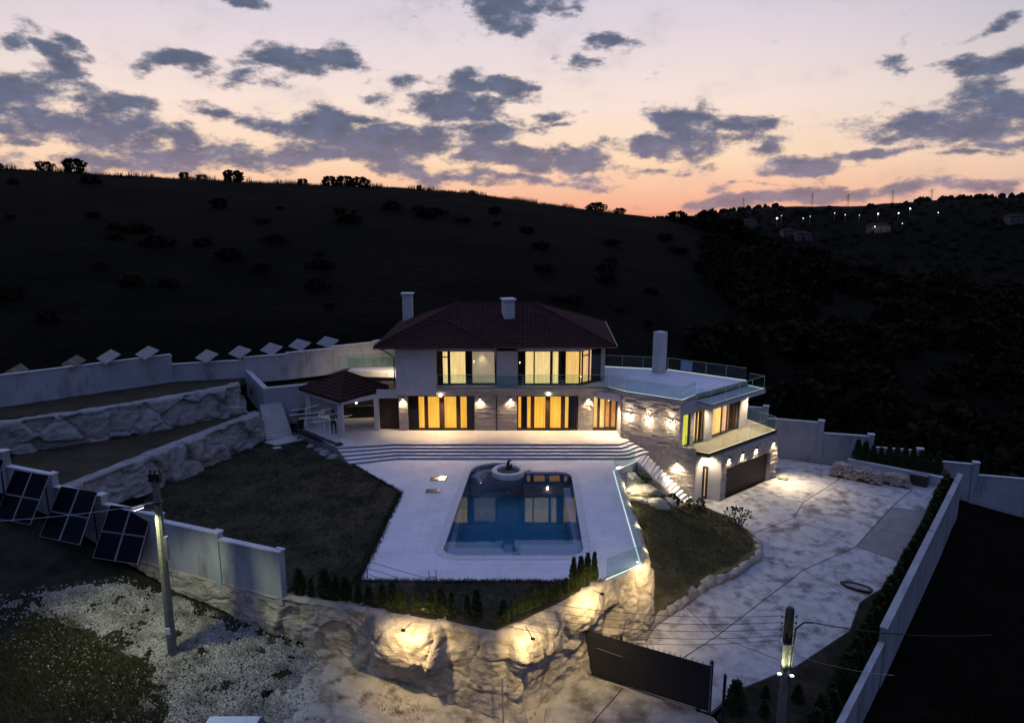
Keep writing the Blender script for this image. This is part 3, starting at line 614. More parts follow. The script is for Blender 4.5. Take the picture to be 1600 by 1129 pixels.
# ------------------------------------------------------------------ boundary walls
def fence(label, pts, tops, base, pw=0.34, th=0.16, cope=True, group=None, name='boundary_wall', pier_h=0.12, mt='fence_white'):
    x0, y0 = pts[0]
    t = thing(name, (x0, y0, base(x0, y0)), label, 'boundary wall')
    for i in range(len(pts) - 1):
        a, b = pts[i], pts[i + 1]; zb = min(base(*a), base(*b)) - 0.4
        w = MB(); w.line(a, b, zb, tops[i], -th / 2, th / 2); pn = w.build('wall_panel', mt, t)
        if cope:
            c = MB(); c.line(a, b, tops[i] + .002, tops[i] + .07, -th / 2 - .05, th / 2 + .05); c.build('coping', 'coping', pn)
        # plinth course
        g = MB(); g.line(a, b, zb, max(base(*a), base(*b)) + .22, -th / 2 - .05, -th / 2 - .003); g.build('plinth', mt, pn)
    for i, p in enumerate(pts):
        h = max(tops[max(i - 1, 0)], tops[min(i, len(tops) - 1)]) + pier_h
        d = Vector(pts[min(i + 1, len(pts) - 1)]) - Vector(pts[max(i - 1, 0)]); an = math.atan2(d.y, d.x)
        m = MB(); zb = base(*p) - .4; m.obox((p[0], p[1], (h + zb) / 2), (pw, pw, h - zb), Matrix.Rotation(an, 3, 'Z')); pi = m.build('pier', mt, t)
        m = MB(); m.obox((p[0], p[1], h + .033), (pw + .08, pw + .08, .06), Matrix.Rotation(an, 3, 'Z')); m.build('pier_cap', 'coping', pi)
    return t
FX = [-10.1,-13.25,-16.5,-19.9,-23.0,-26.2,-29.5,-33]
fence('stepped white boundary wall of short panels behind the dark solar panels', [(x, 28.42 - (x + 10.1) * .405) for x in FX], [2.02,2.28,2.55,2.95,3.55,4.3,5.0], lambda x, y: 0.0 if x > -17 else max(0, tz(x, y) - .2), th=.2, pier_h=.06, cope=True, name='boundary_wall')
REAR = [(-38,40.6),(-33.38,44.9),(-25.6,51.95),(-25.55,52.0),(-21.08,53.45),(-20.6,53.7),(-17.7,55.0),(-14.6,57.0),(-11.6,59.0),(-8.2,61.2)]
fence('long rear boundary wall on the hillside behind the terraces', REAR, [6.1,6.05,5.9,5.3,5.3,5.5,5.6,5.75,5.85], lambda x, y: 3.9, pier_h=.0, pw=.2, cope=True, name='boundary_wall')
FR = [(13,58.2),(16.9,56.6),(20.55,55.5),(24.55,54.2),(28.1,53.25),(31.5,52.3),(35.2,51.2),(38.8,50.2),(43,49.2)]
fence('stepped boundary wall with piers behind the row of young thujas', FR, [1.8,.95,.12,-.72,-1.57,-2.28,-3.1,-3.8], lambda x, y: max(min(-2.95, tz(x, y) + .1), tz(x, y) - .3), pier_h=.18, pw=.4, name='boundary_wall')
# high outer wall beside the hedge, in two steps
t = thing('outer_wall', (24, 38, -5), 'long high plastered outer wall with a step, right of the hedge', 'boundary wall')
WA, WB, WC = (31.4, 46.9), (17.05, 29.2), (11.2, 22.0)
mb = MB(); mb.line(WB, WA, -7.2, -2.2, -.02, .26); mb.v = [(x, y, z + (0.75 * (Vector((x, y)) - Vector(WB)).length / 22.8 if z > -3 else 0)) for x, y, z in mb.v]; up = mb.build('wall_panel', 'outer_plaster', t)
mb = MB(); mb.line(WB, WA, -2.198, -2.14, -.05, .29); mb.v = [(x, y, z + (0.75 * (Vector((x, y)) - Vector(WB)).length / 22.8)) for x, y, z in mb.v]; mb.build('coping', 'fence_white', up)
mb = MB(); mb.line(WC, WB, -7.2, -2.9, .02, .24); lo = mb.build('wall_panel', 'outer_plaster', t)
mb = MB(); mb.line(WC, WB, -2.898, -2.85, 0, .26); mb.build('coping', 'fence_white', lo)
# low white retaining wall at the end of the drive
t = thing('low_wall', (28, 50, -2.95), 'low white retaining wall holding the bed of young thujas', 'retaining wall')
mb = MB(); mb.line((26.0,52.3), (30.95,48.4), -3.1, -2.28, 0, .3); b = mb.build('wall_body', 'plaster', t)
mb = MB(); mb.line((25.95,52.33), (31.0,48.37), -2.278, -2.22, -.04, .34); mb.build('coping', 'coping', b)
# plastered retaining wall and ramp wall behind the porch
t = thing('retaining_wall', (-18.9, 52.8, 0), 'tall plastered retaining wall with white coping behind the porch', 'retaining wall')
mb = MB(); mb.line((-18.9,52.6), (-8.3,57.3), -.1, 3.26, 0, .3); b = mb.build('wall_body', 'fence_white', t)
mb = MB(); mb.line((-18.95,52.58), (-8.3,57.28), 3.262, 3.34, -.05, .35); mb.build('coping', 'coping', b)
mb = MB(); mb.prism([(-18.95,52.55),(-20.6,53.6),(-20.45,53.85),(-18.75,52.85)], 0, [3.26,4.5,4.5,3.26]); b2 = mb.build('ramp_wall', 'fence_white', t)
mb = MB(); mb.prism([(-18.9,52.5),(-20.65,53.6),(-20.4,53.9),(-18.7,52.9)], [3.262,4.502,4.502,3.262], [3.34,4.58,4.58,3.34]); mb.build('ramp_coping', 'coping', b2)
# steps up the left side, between lawn and terraces
t = thing('garden_steps', (-17.6, 50.8, 0), 'narrow pale stone steps climbing beside the end of the lower rock wall', 'steps')
for k in range(13):
    a = k * .26; mb = MB(); mb.prism([(-18.1 - a * .35, 50.0 + a * .72), (-16.4 - a * .42, 51.0 + a * .62), (-16.4 - (a + .26) * .42, 51.0 + (a + .26) * .62), (-18.1 - (a + .26) * .35, 50.0 + (a + .26) * .72)], -.1, .16 * (k + 1)); mb.build('step', 'terrace', t)
mb = MB(); mb.prism([(-18.15,49.6),(-16.4,51.2),(-15.2,50.3),(-17.0,48.9)], -.1, .06)
tag(mb.build('landing_slab', 'terrace'), 'pale square landing slab at the foot of the garden steps', 'paving slab')
mb = MB(); mb.prism([(-17.1,48.4),(-16.6,48.6),(-16.4,48.35),(-16.9,48.15)], -.05, .05)
tag(mb.build('stepping_stone', 'terrace'), 'single small stepping stone lying in the lawn by the landing slab', 'stepping stone')
# ------------------------------------------------------------------ pool deck, pool
POOL = []
def arc(cx, cy, r, a0, a1, n):
    return [(cx + r * math.cos(R(a0 + (a1 - a0) * k / n)), cy + r * math.sin(R(a0 + (a1 - a0) * k / n))) for k in range(n + 1)]
POOL += arc(-2.62, 32.85, .8, 180, 270, 6) + arc(2.75, 32.85, .8, 270, 360, 6) + arc(3.0, 42.75, .8, 0, 90, 6) + [(0.75, 43.55)] + arc(-.98, 43.5, 1.75, 4, 180, 18)
DECK = [(-6.91,29.67),(4.2,29.6),(6.2,31.05),(6.68,43.8),(8.4,45.5),(9.3,47.1),(8.3,48.6),(-8.3,48.4),(-11.9,46.75),(-11.7,46.55),(-6.56,40.1)]
def ring(poly, d):
    return inset(poly, -d)
COP = ring(POOL, .42)
dk = sheet('pool_deck', DECK, lambda x, y: 0.0, 0, 'deck', holes=[COP], smooth=False)
mb = MB()
for a, b in zip(DECK, DECK[1:] + DECK[:1]): mb.add([(a[0], a[1], -.001), (b[0], b[1], -.001), (b[0], b[1], -1.1), (a[0], a[1], -1.1)], [(0, 1, 2, 3)])
mb.build('deck_side', 'plaster', dk)
mb = MB()                                                         # fine open joints between the large deck slabs
pool = thing('swimming_pool', (0.2, 38, 0), 'blue lit-reflecting swimming pool with rounded corners and a round bay', 'pool')
def ringmesh(a, b, z0, z1):
    m = MB(); n = len(a)
    vs = [(p[0], p[1], z1) for p in a] + [(p[0], p[1], z1) for p in b] + [(p[0], p[1], z0) for p in a] + [(p[0], p[1], z0) for p in b]
    fs = []
    for i in range(n):
        j = (i + 1) % n
        fs += [(i, j, n + j, n + i), (2 * n + i, i, n + i, 3 * n + i)[:0] or (i, 2 * n + i, 2 * n + j, j), (n + i, n + j, 3 * n + j, 3 * n + i)]
    return m.add(vs, fs)
inner = POOL if sum(POOL[i][0] * POOL[(i + 1) % len(POOL)][1] - POOL[(i + 1) % len(POOL)][0] * POOL[i][1] for i in range(len(POOL))) > 0 else POOL[::-1]
COP = ring(inner, .42)
ringmesh(inner, COP, -.12, .02).build('coping', 'coping', pool)
n = len(inner); mb = MB()
mb.add([(p[0], p[1], -.1) for p in inner] + [(p[0], p[1], -1.7) for p in inner], [(i, n + i, n + (i + 1) % n, (i + 1) % n) for i in range(n)] + [tuple(n + i for i in range(n))])
mb.build('basin', 'pool_tile', pool)
mb = MB(); mb.box(-3.15, -.38, 32.1, 33.2, -1.65, -.16); mb.box(-.379, .02, 32.1, 33.6, -1.65, -.165); mb.box(.42, 3.3, 32.1, 33.6, -1.65, -.16)
mb.box(-3.32, -2.98, 33.36, 43.2, -1.65, -.62); mb.box(3.25, 3.66, 33.76, 42.4, -1.65, -.62); mb.build('entry_ledge', 'pool_ledge', pool)
mb = MB(); A_, B_ = arc(-.98, 43.5, 1.70, 20, 178, 16), arc(-.98, 43.5, 1.25, 20, 178, 16); mb.prism(A_ + B_[::-1], -1.65, -.38); mb.build('bench_ring', 'pool_ledge', pool)
mb = MB(); mb.v += [(p[0], p[1], -.1) for p in inner]; mb.f.append(tuple(range(n))); mb.build('water_surface', 'water', pool)
for x, y in ((-3.0, 36.2), (3.55, 36.6), (3.6, 35.2)):
    mb = MB(); mb.lathe((x, y, -.5), [(.08, 0), (.09, .03), (.05, .04)], 10); mb.build('underwater_lamp', 'steel', pool)
# ring planter with a dark spout
pl = thing('fountain', (-.25, 43.35, 0), 'round white ringed fountain basin with dark spout at the pool end', 'fountain')
mb = MB(); mb.lathe((-.25, 43.35, -.3), [(.86, 0), (1.02, .1), (1.06, .52), (1.02, .56), (.8, .56), (.76, .5), (.74, .2)], 36); mb.build('basin_ring', 'coping', pl, smooth=False)
mb = MB(); mb.lathe((-.25, 43.35, .06), [(.75, 0), (.75, .02)], 30); mb.build('dark_pebble_bed', 'joint', pl)
mb = MB(); mb.tube([(-.25,43.85,.08),(-.26,43.85,.38),(-.23,43.85,.62),(-.13,43.8,.74),(-.02,43.75,.68)], [.15,.12,.09,.06,.04], 9); mb.tube([(-.1,43.9,.08),(-.06,43.9,.3),(0,43.88,.42)], [.09,.07,.04], 8)
mb.build('spout', 'bark', pl, smooth=True)
for i, (x, y, w, l) in enumerate(((-4.62, 42.35, .98, .62), (-4.75, 40.3, .8, .5))):
    h = thing('deck_hatch', (x, y, 0), ('larger' if i == 0 else 'smaller') + ' polished hatch lid in the deck left of the pool', 'hatch')
    mb = MB(); mb.box(x - w / 2 - .04, x + w / 2 + .04, y - l / 2 - .04, y + l / 2 + .04, 0.002, .03); mb.build('frame', 'black', h)
    mb = MB(); mb.add([(x - w / 2, y - l / 2, .034), (x + w / 2, y - l / 2, .034), (x + w / 2, y + l / 2, .05), (x - w / 2, y + l / 2, .05), (x - w / 2, y - l / 2, .031), (x + w / 2, y - l / 2, .031), (x + w / 2, y + l / 2, .031), (x - w / 2, y + l / 2, .031)], [(0, 1, 2, 3), (0, 4, 5, 1), (1, 5, 6, 2), (2, 6, 7, 3), (3, 7, 4, 0)]); mb.build('lid', 'hatch', h)

# ------------------------------------------------------------------ villa
V = thing('villa', (0, 50, 0), 'two storey white villa with dark red hip roof and stone clad garage wing, lit inside', 'house')
ZT, ZS = .7, 3.38
A0, W1, B1 = (7.8, 48.6), (11.4, 46.15), (13.1, 45.0)
av = Vector(B1) - Vector(A0); av.normalize(); an = Vector((-av.y, av.x))
def onA(t): return (A0[0] + av.x * t, A0[1] + av.y * t)
def opening_wall(mb, p0, p1, z0, z1, th, ops):
    L = math.hypot(p1[0] - p0[0], p1[1] - p0[1]); P = lambda s: lerp(p0, p1, s / L)
    s = 0
    for a, b, o0, o1 in ops:
        if a > s: mb.line(P(s), P(a), z0, z1, 0, th)
        if o0 > z0: mb.line(P(a), P(b), z0, o0, 0, th)
        if o1 < z1: mb.line(P(a), P(b), o1, z1, 0, th)
        s = b
    if s < L: mb.line(P(s), P(p1 and L), z0, z1, 0, th)
FY = 50.35
gx = -8.3
mb = MB(); opening_wall(mb, (-8.3, FY), (7.75, FY), ZT, ZS + .35, .35, [(.65, 5.56, ZT, ZS - .02), (8.67, 13.17, ZT, ZS - .02), (14.25, 16.04, ZT, ZS - .1)])
mb.line((-8.3, FY + .36), (-8.3, 61), 0, 7.0, -.3, 0)            # left gable side
mb.box(-8.2, 7.5, 60.7, 61, 0, 7.0)
mb.build('ground_floor_wall', 'plaster', V)
# stone ledges as real courses
def ledge(mb, p0, p1, zlo, zhi, seed, depth=.05, row=.10, out=0.0):
    rnd = random.Random(seed); L = math.hypot(p1[0] - p0[0], p1[1] - p0[1])
    zmin = min(zlo(0), zlo(1)); k = 0
    while zmin + k * row < max(zhi(0), zhi(1)):
        z = zmin + k * row; s = -rnd.random() * .3
        while s < L:
            l = rnd.uniform(.25, .7); a, b = max(0, s), min(L, s + l); f = (a + b) / 2 / L
            if b - a > .04 and zlo(f) - row * .6 <= z and z + row <= zhi(f) + row * .5:
                d = depth * rnd.uniform(.35, 1.3)
                zb, zt = max(z + .004, zlo(f)), min(z + row - .006, zhi(f))
                if zt - zb > .02: mb.line(lerp(p0, p1, (a + .004) / L), lerp(p0, p1, (b - .004) / L), zb, zt, -out - d, -out - .002)
            s += l
        k += 1
mb = MB(); sd = 0
for x0, x1 in ((-8.3, -7.65), (-2.74, -1.18), (-1.08, .37), (4.87, 5.95)):
    sd += 1; ledge(mb, (x0, FY), (x1, FY), lambda f: ZT + .01, lambda f: ZS, sd)
mb.build('stone_cladding', 'stone', V, kind='stuff')
mb = MB(); mb.tube([(-1.13, FY - .06, ZT), (-1.13, FY - .06, ZS)], .045, 8); mb.build('downpipe', 'brown', V)
# windows: frame is the part, panes and curtains its sub-parts
def folds(mb, p0, p1, z0, z1, d, amp=.045, per=.16, n=None):
    L = math.hypot(p1[0] - p0[0], p1[1] - p0[1]); n = n or max(4, int(L / .03)); dx, dy = (p1[0] - p0[0]) / L, (p1[1] - p0[1]) / L; nx, ny = -dy, dx
    o = len(mb.v)
    for i in range(n + 1):
        s = L * i / n; q = d + amp * math.sin(2 * math.pi * s / per + 1.3 * math.sin(s * 2.1)) ; x, y = p0[0] + dx * s + nx * q, p0[1] + dy * s + ny * q
        mb.v += [(x, y, z0), (x, y, z1)]
    mb.f += [(o + 2 * i, o + 2 * i + 2, o + 2 * i + 3, o + 2 * i + 1) for i in range(n)]
    return mb
def window(p0, p1, z0, z1, mull, cur, depth=.12, fw=.07, transoms=(), room=None, label=None, rd_=.6):
    """mull: (from, to) posts as metres along; cur: (from, to, material)"""
    L = math.hypot(p1[0] - p0[0], p1[1] - p0[1]); P = lambda s: lerp(p0, p1, s / L)
    mb = MB(); zz = (z0 + fw, z1 - fw)
    mb.line(P(0), P(L), z0, z0 + fw, depth, depth + .08); mb.line(P(0), P(L), z1 - fw, z1, depth, depth + .08)
    mm = [(0, fw)] + list(mull) + [(L - fw, L)]
    for a, b in mm: mb.line(P(a), P(b), zz[0], zz[1], depth, depth + .08)
    for a, b, z in transoms: mb.line(P(a), P(b), z, z + fw, depth + .002, depth + .082)
    w = mb.build('window', 'brown', V)
    if label: w['label'] = label
    for (a, b), (c, d) in zip(mm, mm[1:]):
        if c - b > .06:
            q = MB(); q.line(P(b), P(c), zz[0], zz[1], depth + .035, depth + .047); q.build('pane', 'glass', w)
    for a, b, m in cur:
        q = MB()
        if m in ('glow_hall', 'glow_lime', 'glow_room', 'shadow_room'): q.line(P(a), P(b), z0 + .02, z1 - .02, depth + rd_, depth + rd_ + .03)
        else: folds(q, P(a), P(b), z0 + .03, z1 - .03, depth + (.28 if m == 'drape' else .42), .05 if m == 'drape' else .035, .17 if m == 'drape' else .22)
        q.build('curtain' if m not in ('glow_hall', 'glow_lime', 'glow_room', 'shadow_room') else 'room_wall', m, w)
    q = MB(); q.line(P(0), P(L), z0, z1, depth + .95, depth + 1.0); q.line(P(0), P(L), z1 - .05, z1, depth + .09, depth + .94); q.line(P(0), P(L), z0 - .001, z0 + .02, depth + .09, depth + .94)
    q.build('interior', 'shadow_room', w)
    return w
AM = 'glow_amber'
window((-7.65, FY), (-2.74, FY), ZT + .02, ZS - .04, [(1.2, 1.48), (2.3, 2.68), (3.55, 3.86)], [(.05, .75, 'drape'), (.62, 4.4, AM), (4.3, 4.86, 'drape')], fw=.1)
window((.37, FY), (4.87, FY), ZT + .02, ZS - .04, [(1.0, 1.28), (2.08, 2.44), (3.22, 3.54)], [(.05, 3.9, AM), (.3, .75, 'drape'), (3.8, 4.45, 'drape')], fw=.1)
window((5.95, FY + .1), (7.74, FY + .1), ZT + .02, ZS - .12, [(.34, .54), (.88, .95), (1.22, 1.38)], [(.03, .9, 'glow_gold'), (.9, 1.76, 'glow_hall')], label='glazed entrance with lit hall behind')
# slab between the floors, with its glass rail
SLAB = [(-5.45, 49.75), (6.3, 49.75), (7.0, 49.75), (7.9, 48.5), (11.45, 46.05), (12.75, 47.65), (17.7, 51.9), (12.4, 55.9), (7.3, 57.1), (-5.45, 57)]
mb = MB(); mb.prism(SLAB, 3.78, 4.02); mb.build('floor_slab', 'stone', V)
mb = MB(); mb.prism(inset(SLAB, .02), 4.022, 4.08); mb.build('roof_paving', 'deck', V)
mb = MB(); mb.line((-8.3, FY - .02), (7.76, FY - .02), ZS + .002, 3.778, -.2, .0); mb.build('fascia_beam', 'stone', V)
mb = MB(); mb.prism([(6.1, 49.9), (7.75, 48.75), (7.75, 50.3), (6.1, 50.3)], ZS - .1, 3.77); mb.build('entry_soffit', 'plaster', V)
mb = MB(); mb.line((7.74, 48.66), (7.74, FY + .1), ZT, ZS - .102, -.12, 0); mb.build('entry_jamb', 'plaster', V)
# drip line under the slab edge
mb = MB()
for a, b in zip(SLAB[:6], SLAB[1:7]): mb.line(a, b, 4.082, 4.12, -.03, .05)
mb.build('slab_edge_trim', 'black', V)
# upper storey
UY = 50.3
UPW = [(-8.35, 49.75), (-5.46, 49.75)]
mb = MB(); mb.box(-8.35, -5.47, 49.72, 50.9, 3.55, 7.0)
mb.box(-8.3, -8.0, 50.9, 60.6, 3.8, 7.0)
mb.box(-1.12, .42, UY, 51.0, 4.1, 7.0)
mb.line((-5.46, UY), (5.0, UY), 6.66, 7.0, 0, .4); mb.line((5.0, UY), (6.95, 52.0), 6.66, 7.0, 0, .4)
mb.line((6.95, 52.0), (6.95, 60.6), 4.1, 7.0, 0, .3)
mb.build('upper_wall', 'plaster', V)
window((-5.46, UY + .05), (-1.13, UY + .05), 4.12, 6.66, [(.2, .28), (.78, .98)], [(.16, .42, 'drape'), (.4, 2.1, 'glow_cream'), (2.05, 2.55, 'drape'), (2.55, 4.3, 'glow_room')], transoms=[(.28, .78, 6.15)])
window((.44, UY + .05), (4.98, UY + .05), 4.12, 6.66, [(1.12, 1.22), (2.32, 2.52), (2.95, 3.1)], [(.05, .55, 'drape'), (.5, 2.95, 'glow_cream'), (3.0, 3.5, 'drape'), (3.45, 4.5, 'glow_gold')])
window((5.0, UY + .08), (6.93, 52.0), 4.12, 6.66, [(.25, .35), (.95, 1.05)], [(.05, 1.1, 'glow_gold'), (1.05, 1.6, 'glow_peach'), (1.5, 2.5, 'drape')], transoms=[(.35, .95, 6.2)])
# ---- roofs with laid tiles
def tile_plane(mb, e0, e1, r0, r1, rnd, tw=.32, th=.36, lift=.03):
    e0, e1, r0, r1 = map(Vector, (e0, e1, r0, r1)); h = ((r0 + r1) / 2 - (e0 + e1) / 2).length; n = max(2, int(h / th))
    nrm = (e1 - e0).cross(r0 - e0 if (r0 - e0).length > 0 else r1 - e0).normalized()
    if nrm.z < 0: nrm = -nrm
    for k in range(n):
        a0, b0 = e0.lerp(r0, k / n), e1.lerp(r1, k / n); a1, b1 = e0.lerp(r0, (k + 1) / n), e1.lerp(r1, (k + 1) / n)
        L = (b0 - a0).length
        if L < .15: continue
        m = max(1, int(L / tw)); o = len(mb.v)
        for i in range(m):
            f0, f1 = (i + .02) / m, (i + .98) / m; l = lift + rnd.uniform(-.008, .012); up = nrm * (l + .025); dn = nrm * .004
            p = [a0.lerp(b0, f0) + up, a0.lerp(b0, f1) + up, a1.lerp(b1, f1) + dn, a1.lerp(b1, f0) + dn, a0.lerp(b0, f0), a0.lerp(b0, f1)]
            mid0 = a0.lerp(b0, (f0 + f1) / 2) + up + nrm * .035; mid1 = a1.lerp(b1, (f0 + f1) / 2) + dn + nrm * .035
            mb.add(p + [mid0, mid1], [(0, 6, 7, 3), (6, 1, 2, 7), (4, 5, 1, 6), (4, 6, 0)])
def hip(parent, E, ridge, ze, m, name='roof', rnd=random.Random(3), cap_r=.07, thick=.16):
    """E: four eave corners front-left, front-right, back-right, back-left; ridge: two points"""
    E = [Vector((x, y, ze)) for x, y in E]; a, b = map(Vector, ridge)
    mb = MB(); mb.prism([(v.x, v.y) for v in E], ze - thick, ze - .002)
    o = len(mb.v); mb.v += [tuple(v) for v in E] + [tuple(a), tuple(b)]
    mb.f += [(o, o + 1, o + 5, o + 4), (o + 1, o + 2, o + 5), (o + 2, o + 3, o + 4, o + 5), (o + 3, o, o + 4)]
    rf = mb.build(name, m, parent)
    t = MB(); tile_plane(t, E[0], E[1], a, b, rnd); tile_plane(t, E[1], E[2], b, b, rnd); tile_plane(t, E[3], E[0], a, a, rnd); tile_plane(t, E[2], E[3], b, a, rnd)
    t.build('roof_tile', m, rf, kind='stuff')
    c = MB()
    for p, q in ((E[0], a), (E[1], b), (E[2], b), (E[3], a), (a, b)):
        if (p - q).length > .2:
            k = max(2, int((p - q).length / .4))
            for i in range(k): c.tube([p.lerp(q, i / k) + Vector((0, 0, .05)), p.lerp(q, (i + 1.1) / k) + Vector((0, 0, .04))], [cap_r + .03, cap_r], 6)
    c.build('ridge_cap', m, rf)
    return rf
ZE = 7.2
roof = hip(V, [(-9.65, 49.25), (7.3, 49.25), (8.0, 61), (-9.7, 61)], [(-4.1, 55.6, 9.5), (1.7, 55.6, 9.5)], ZE, 'tile')
# forward hip over the left bay
mb = MB(); q0, q1, ap_, rb = Vector((-9.66, 48.95, ZE)), Vector((-1.3, 48.95, ZE)), Vector((-5.2, 52.75, 8.62)), Vector((-5.0, 54.0, 8.72))
mb.prism([(-9.66, 48.95), (-1.3, 48.95), (-1.3, 49.24), (-9.66, 49.24)], ZE - .16, ZE - .002)
mb.add([q0, q1, ap_, rb, (-9.66, 49.3, ZE), (-1.3, 49.3, ZE)], [(0, 1, 2), (1, 5, 3, 2), (4, 0, 2, 3)]); fb = mb.build('front_hip', 'tile', V)
t = MB(); rn = random.Random(5); tile_plane(t, q0, q1, ap_, ap_, rn); tile_plane(t, q1, (-1.3, 49.4, ZE), ap_, rb, rn); tile_plane(t, (-9.66, 49.4, ZE), q0, rb, ap_, rn); t.build('roof_tile', 'tile', fb, kind='stuff')
t = MB()
for p, q in ((q0, ap_), (q1, ap_), (ap_, rb)):
    k = max(2, int((p - q).length / .4))
    for i in range(k): t.tube([p.lerp(q, i / k) + Vector((0, 0, .05)), p.lerp(q, (i + 1.1) / k) + Vector((0, 0, .04))], [.10, .07], 6)
t.build('ridge_cap', 'tile', fb)
# gutters and soffit
mb = MB(); mb.tube([(-9.75, 48.86, ZE - .06), (-1.25, 48.86, ZE - .06)], .065, 8); mb.tube([(-1.25, 49.16, ZE - .06), (7.38, 49.16, ZE - .06)], .065, 8); mb.build('gutter', 'brown', V)
mb = MB(); mb.tube([(7.42, 49.2, ZE + .02), (8.1, 61, ZE + .02)], .05, 8); mb.build('side_gutter', 'gutter_grey', V)
mb = MB(); mb.tube([(-9.3, 48.95, ZE - .1), (-8.75, 49.5, ZE - .55), (-8.45, 49.8, ZE - .9), (-8.45, 49.8, 4.2)], .045, 8); mb.tube([(-1.4, 49.1, ZE - .1), (-1.25, 50.2, ZE - .6), (-1.2, 50.22, 4.2)], .04, 8); mb.build('downpipe', 'brown', V)
# chimneys
def chimney(x0, x1, y0, y1, z0, z1, cap=True, rot=0, label=None):
    mb = MB(); c = ((x0 + x1) / 2, (y0 + y1) / 2); m = Matrix.Rotation(R(rot), 3, 'Z')
    mb.obox((c[0], c[1], (z0 + z1) / 2), (x1 - x0, y1 - y0, z1 - z0), m); o = mb.build('chimney', 'plaster', V)
    if label: o['label'] = label
    if cap:
        mb = MB(); mb.obox((c[0], c[1], z1 + .052), (x1 - x0 + .24, y1 - y0 + .24, .1), m); mb.build('chimney_cap', 'coping', o)
chimney(-9.2, -8.4, 59.3, 60.1, 6.8, 9.75, label='slim chimney at the back left roof corner')
chimney(-.68, .1, 53.0, 54.0, 7.9, 10.0, rot=14, label='wide chimney rising from the front roof slope')
chimney(11.2, 12.0, 54.4, 55.15, 4.0, 7.35, cap=False, rot=38, label='square chimney standing on the roof terrace')
# ---- garage wing
mb = MB(); N1 = onA((Vector((12.4, 45.5)) - Vector(A0)).length)
N2, G0, GR = (13.15, 46.4), (14.2, 45.75), (19.7, 50.3)
BC, BD = (13.95, 47.95), (17.6, 51.25)
mb.line(A0, W1, ZT - .02, 3.778, 0, .35)                         # upper stone wall
mb.line(A0, N1, -3.2, ZT - .022, 0, .35)                         # lower stone wall
wing_wall = mb.build('wing_wall', 'plaster', V)
def stairz(f): return 0
mb = MB(); LA = (Vector(W1) - Vector(A0)).length; LN = (Vector(N1) - Vector(A0)).length
ledge(mb, A0, W1, lambda f: ZT + .2, lambda f: 3.77, 31, depth=.085, row=.12)
ledge(mb, A0, N1, lambda f: -2.9, lambda f: ZT + .2 - .005, 32, depth=.085, row=.12)
mb.build('stone_cladding', 'stone', V, kind='stuff')
# glazed front of the wing, above the balcony
bx = Vector(BC) - Vector(W1)
W1b = (W1[0] + .02, W1[1] + .02)
mb = MB(); L1 = math.hypot(BC[0] - W1[0], BC[1] - W1[1])
opening_wall(mb, W1b, BC, ZT, 3.77, .3, [(.22, .98, ZT + .05, 3.05), (1.35, 2.45, ZT + .02, 3.05)]); L2 = math.hypot(BD[0] - BC[0], BD[1] - BC[1])
opening_wall(mb, BC, BD, ZT, 3.62, .3, [(.22, 3.85, ZT + .05, 3.05)])
mb.line(BD, (14.2, 55.2), ZT, 3.6, 0, .3)
mb.build('glazed_wall', 'plaster', V)
P = lambda s: lerp(W1b, BC, s / L1)
window(P(.22), P(.98), ZT + .05, 3.05, [], [(.02, .74, 'glow_lime')], depth=.08, rd_=.16, label='narrow window with yellow green lit room')
window(P(1.35), P(2.45), ZT + .02, 3.05, [(.3, .46)], [(.02, .7, 'glow_peach'), (.62, 1.08, 'glow_gold')], depth=.08, label='balcony door with peach curtain')
P = lambda s: lerp(BC, BD, s / L2)
window(P(.22), P(3.85), ZT + .05, 3.05, [(1.28, 1.38), (2.0, 2.16), (2.95, 3.05)], [(.05, 2.05, 'glow_gold'), (1.95, 2.9, 'glow_peach'), (2.85, 3.6, 'drape')], depth=.08)
# second roof slab over the bay
S2 = [(12.62, 47.2), (13.4, 46.15), (18.7, 50.85), (17.75, 52.0)]
mb = MB(); mb.prism(S2, 3.42, 3.72); mb.build('bay_roof_slab', 'plaster', V)
mb = MB(); mb.line(S2[0], S2[1], 3.722, 3.77, -.03, .06); mb.line(S2[1], S2[2], 3.722, 3.77, -.03, .06); mb.build('slab_edge_trim', 'black', V)
# balcony slab
BAL = [(11.55, 46.35), B1, (19.55, 50.4), (18.2, 53.3), (17.6, 51.3), (13.95, 48.0)]
mb = MB(); mb.prism([(11.62, 46.2), (13.12, 45.12), (19.5, 50.42), (18.2, 53.3), (17.55, 51.35), (13.9, 48.1), (12, 47.6)], .38, .685); mb.build('balcony_slab', 'balcony_tile', V)
mb = MB(); mb.line((11.75, 45.92), B1, .55, .73, -.05, .06); mb.line(B1, (19.55, 50.4), .55, .73, -.05, .06); mb.build('slab_edge_trim', 'black', V)
# garage storey
mb = MB(); mb.line(N1, N2, -3.2, .378, 0, .3)
mb.line(N2, G0, -3.2, .378, 0, .3)
GL = math.hypot(GR[0] - G0[0], GR[1] - G0[1]); P = lambda s: lerp(G0, GR, s / GL)
opening_wall(mb, G0, GR, -3.2, .378, .35, [(.62, 6.1, -3.2, -.72)])
mb.line(GR, (17.5, 53.3), -3.2, .378, 0, .3); mb.build('garage_wall', 'plaster', V)
mb = MB(); ledge(mb, P(0.02), P(.6), lambda f: -2.93, lambda f: .37, 41, depth=.06, row=.11); ledge(mb, P(.6), P(6.12), lambda f: -.7, lambda f: .37, 42, depth=.06, row=.11); ledge(mb, P(6.12), P(GL - .02), lambda f: -2.93, lambda f: .37, 43, depth=.06, row=.11)
mb.build('stone_cladding', 'stone', V, kind='stuff')
mb = MB(); mb.line(P(.62), P(6.1), -3.0, -.72, .22, .27); gd = mb.build('garage_door', 'garage', V)
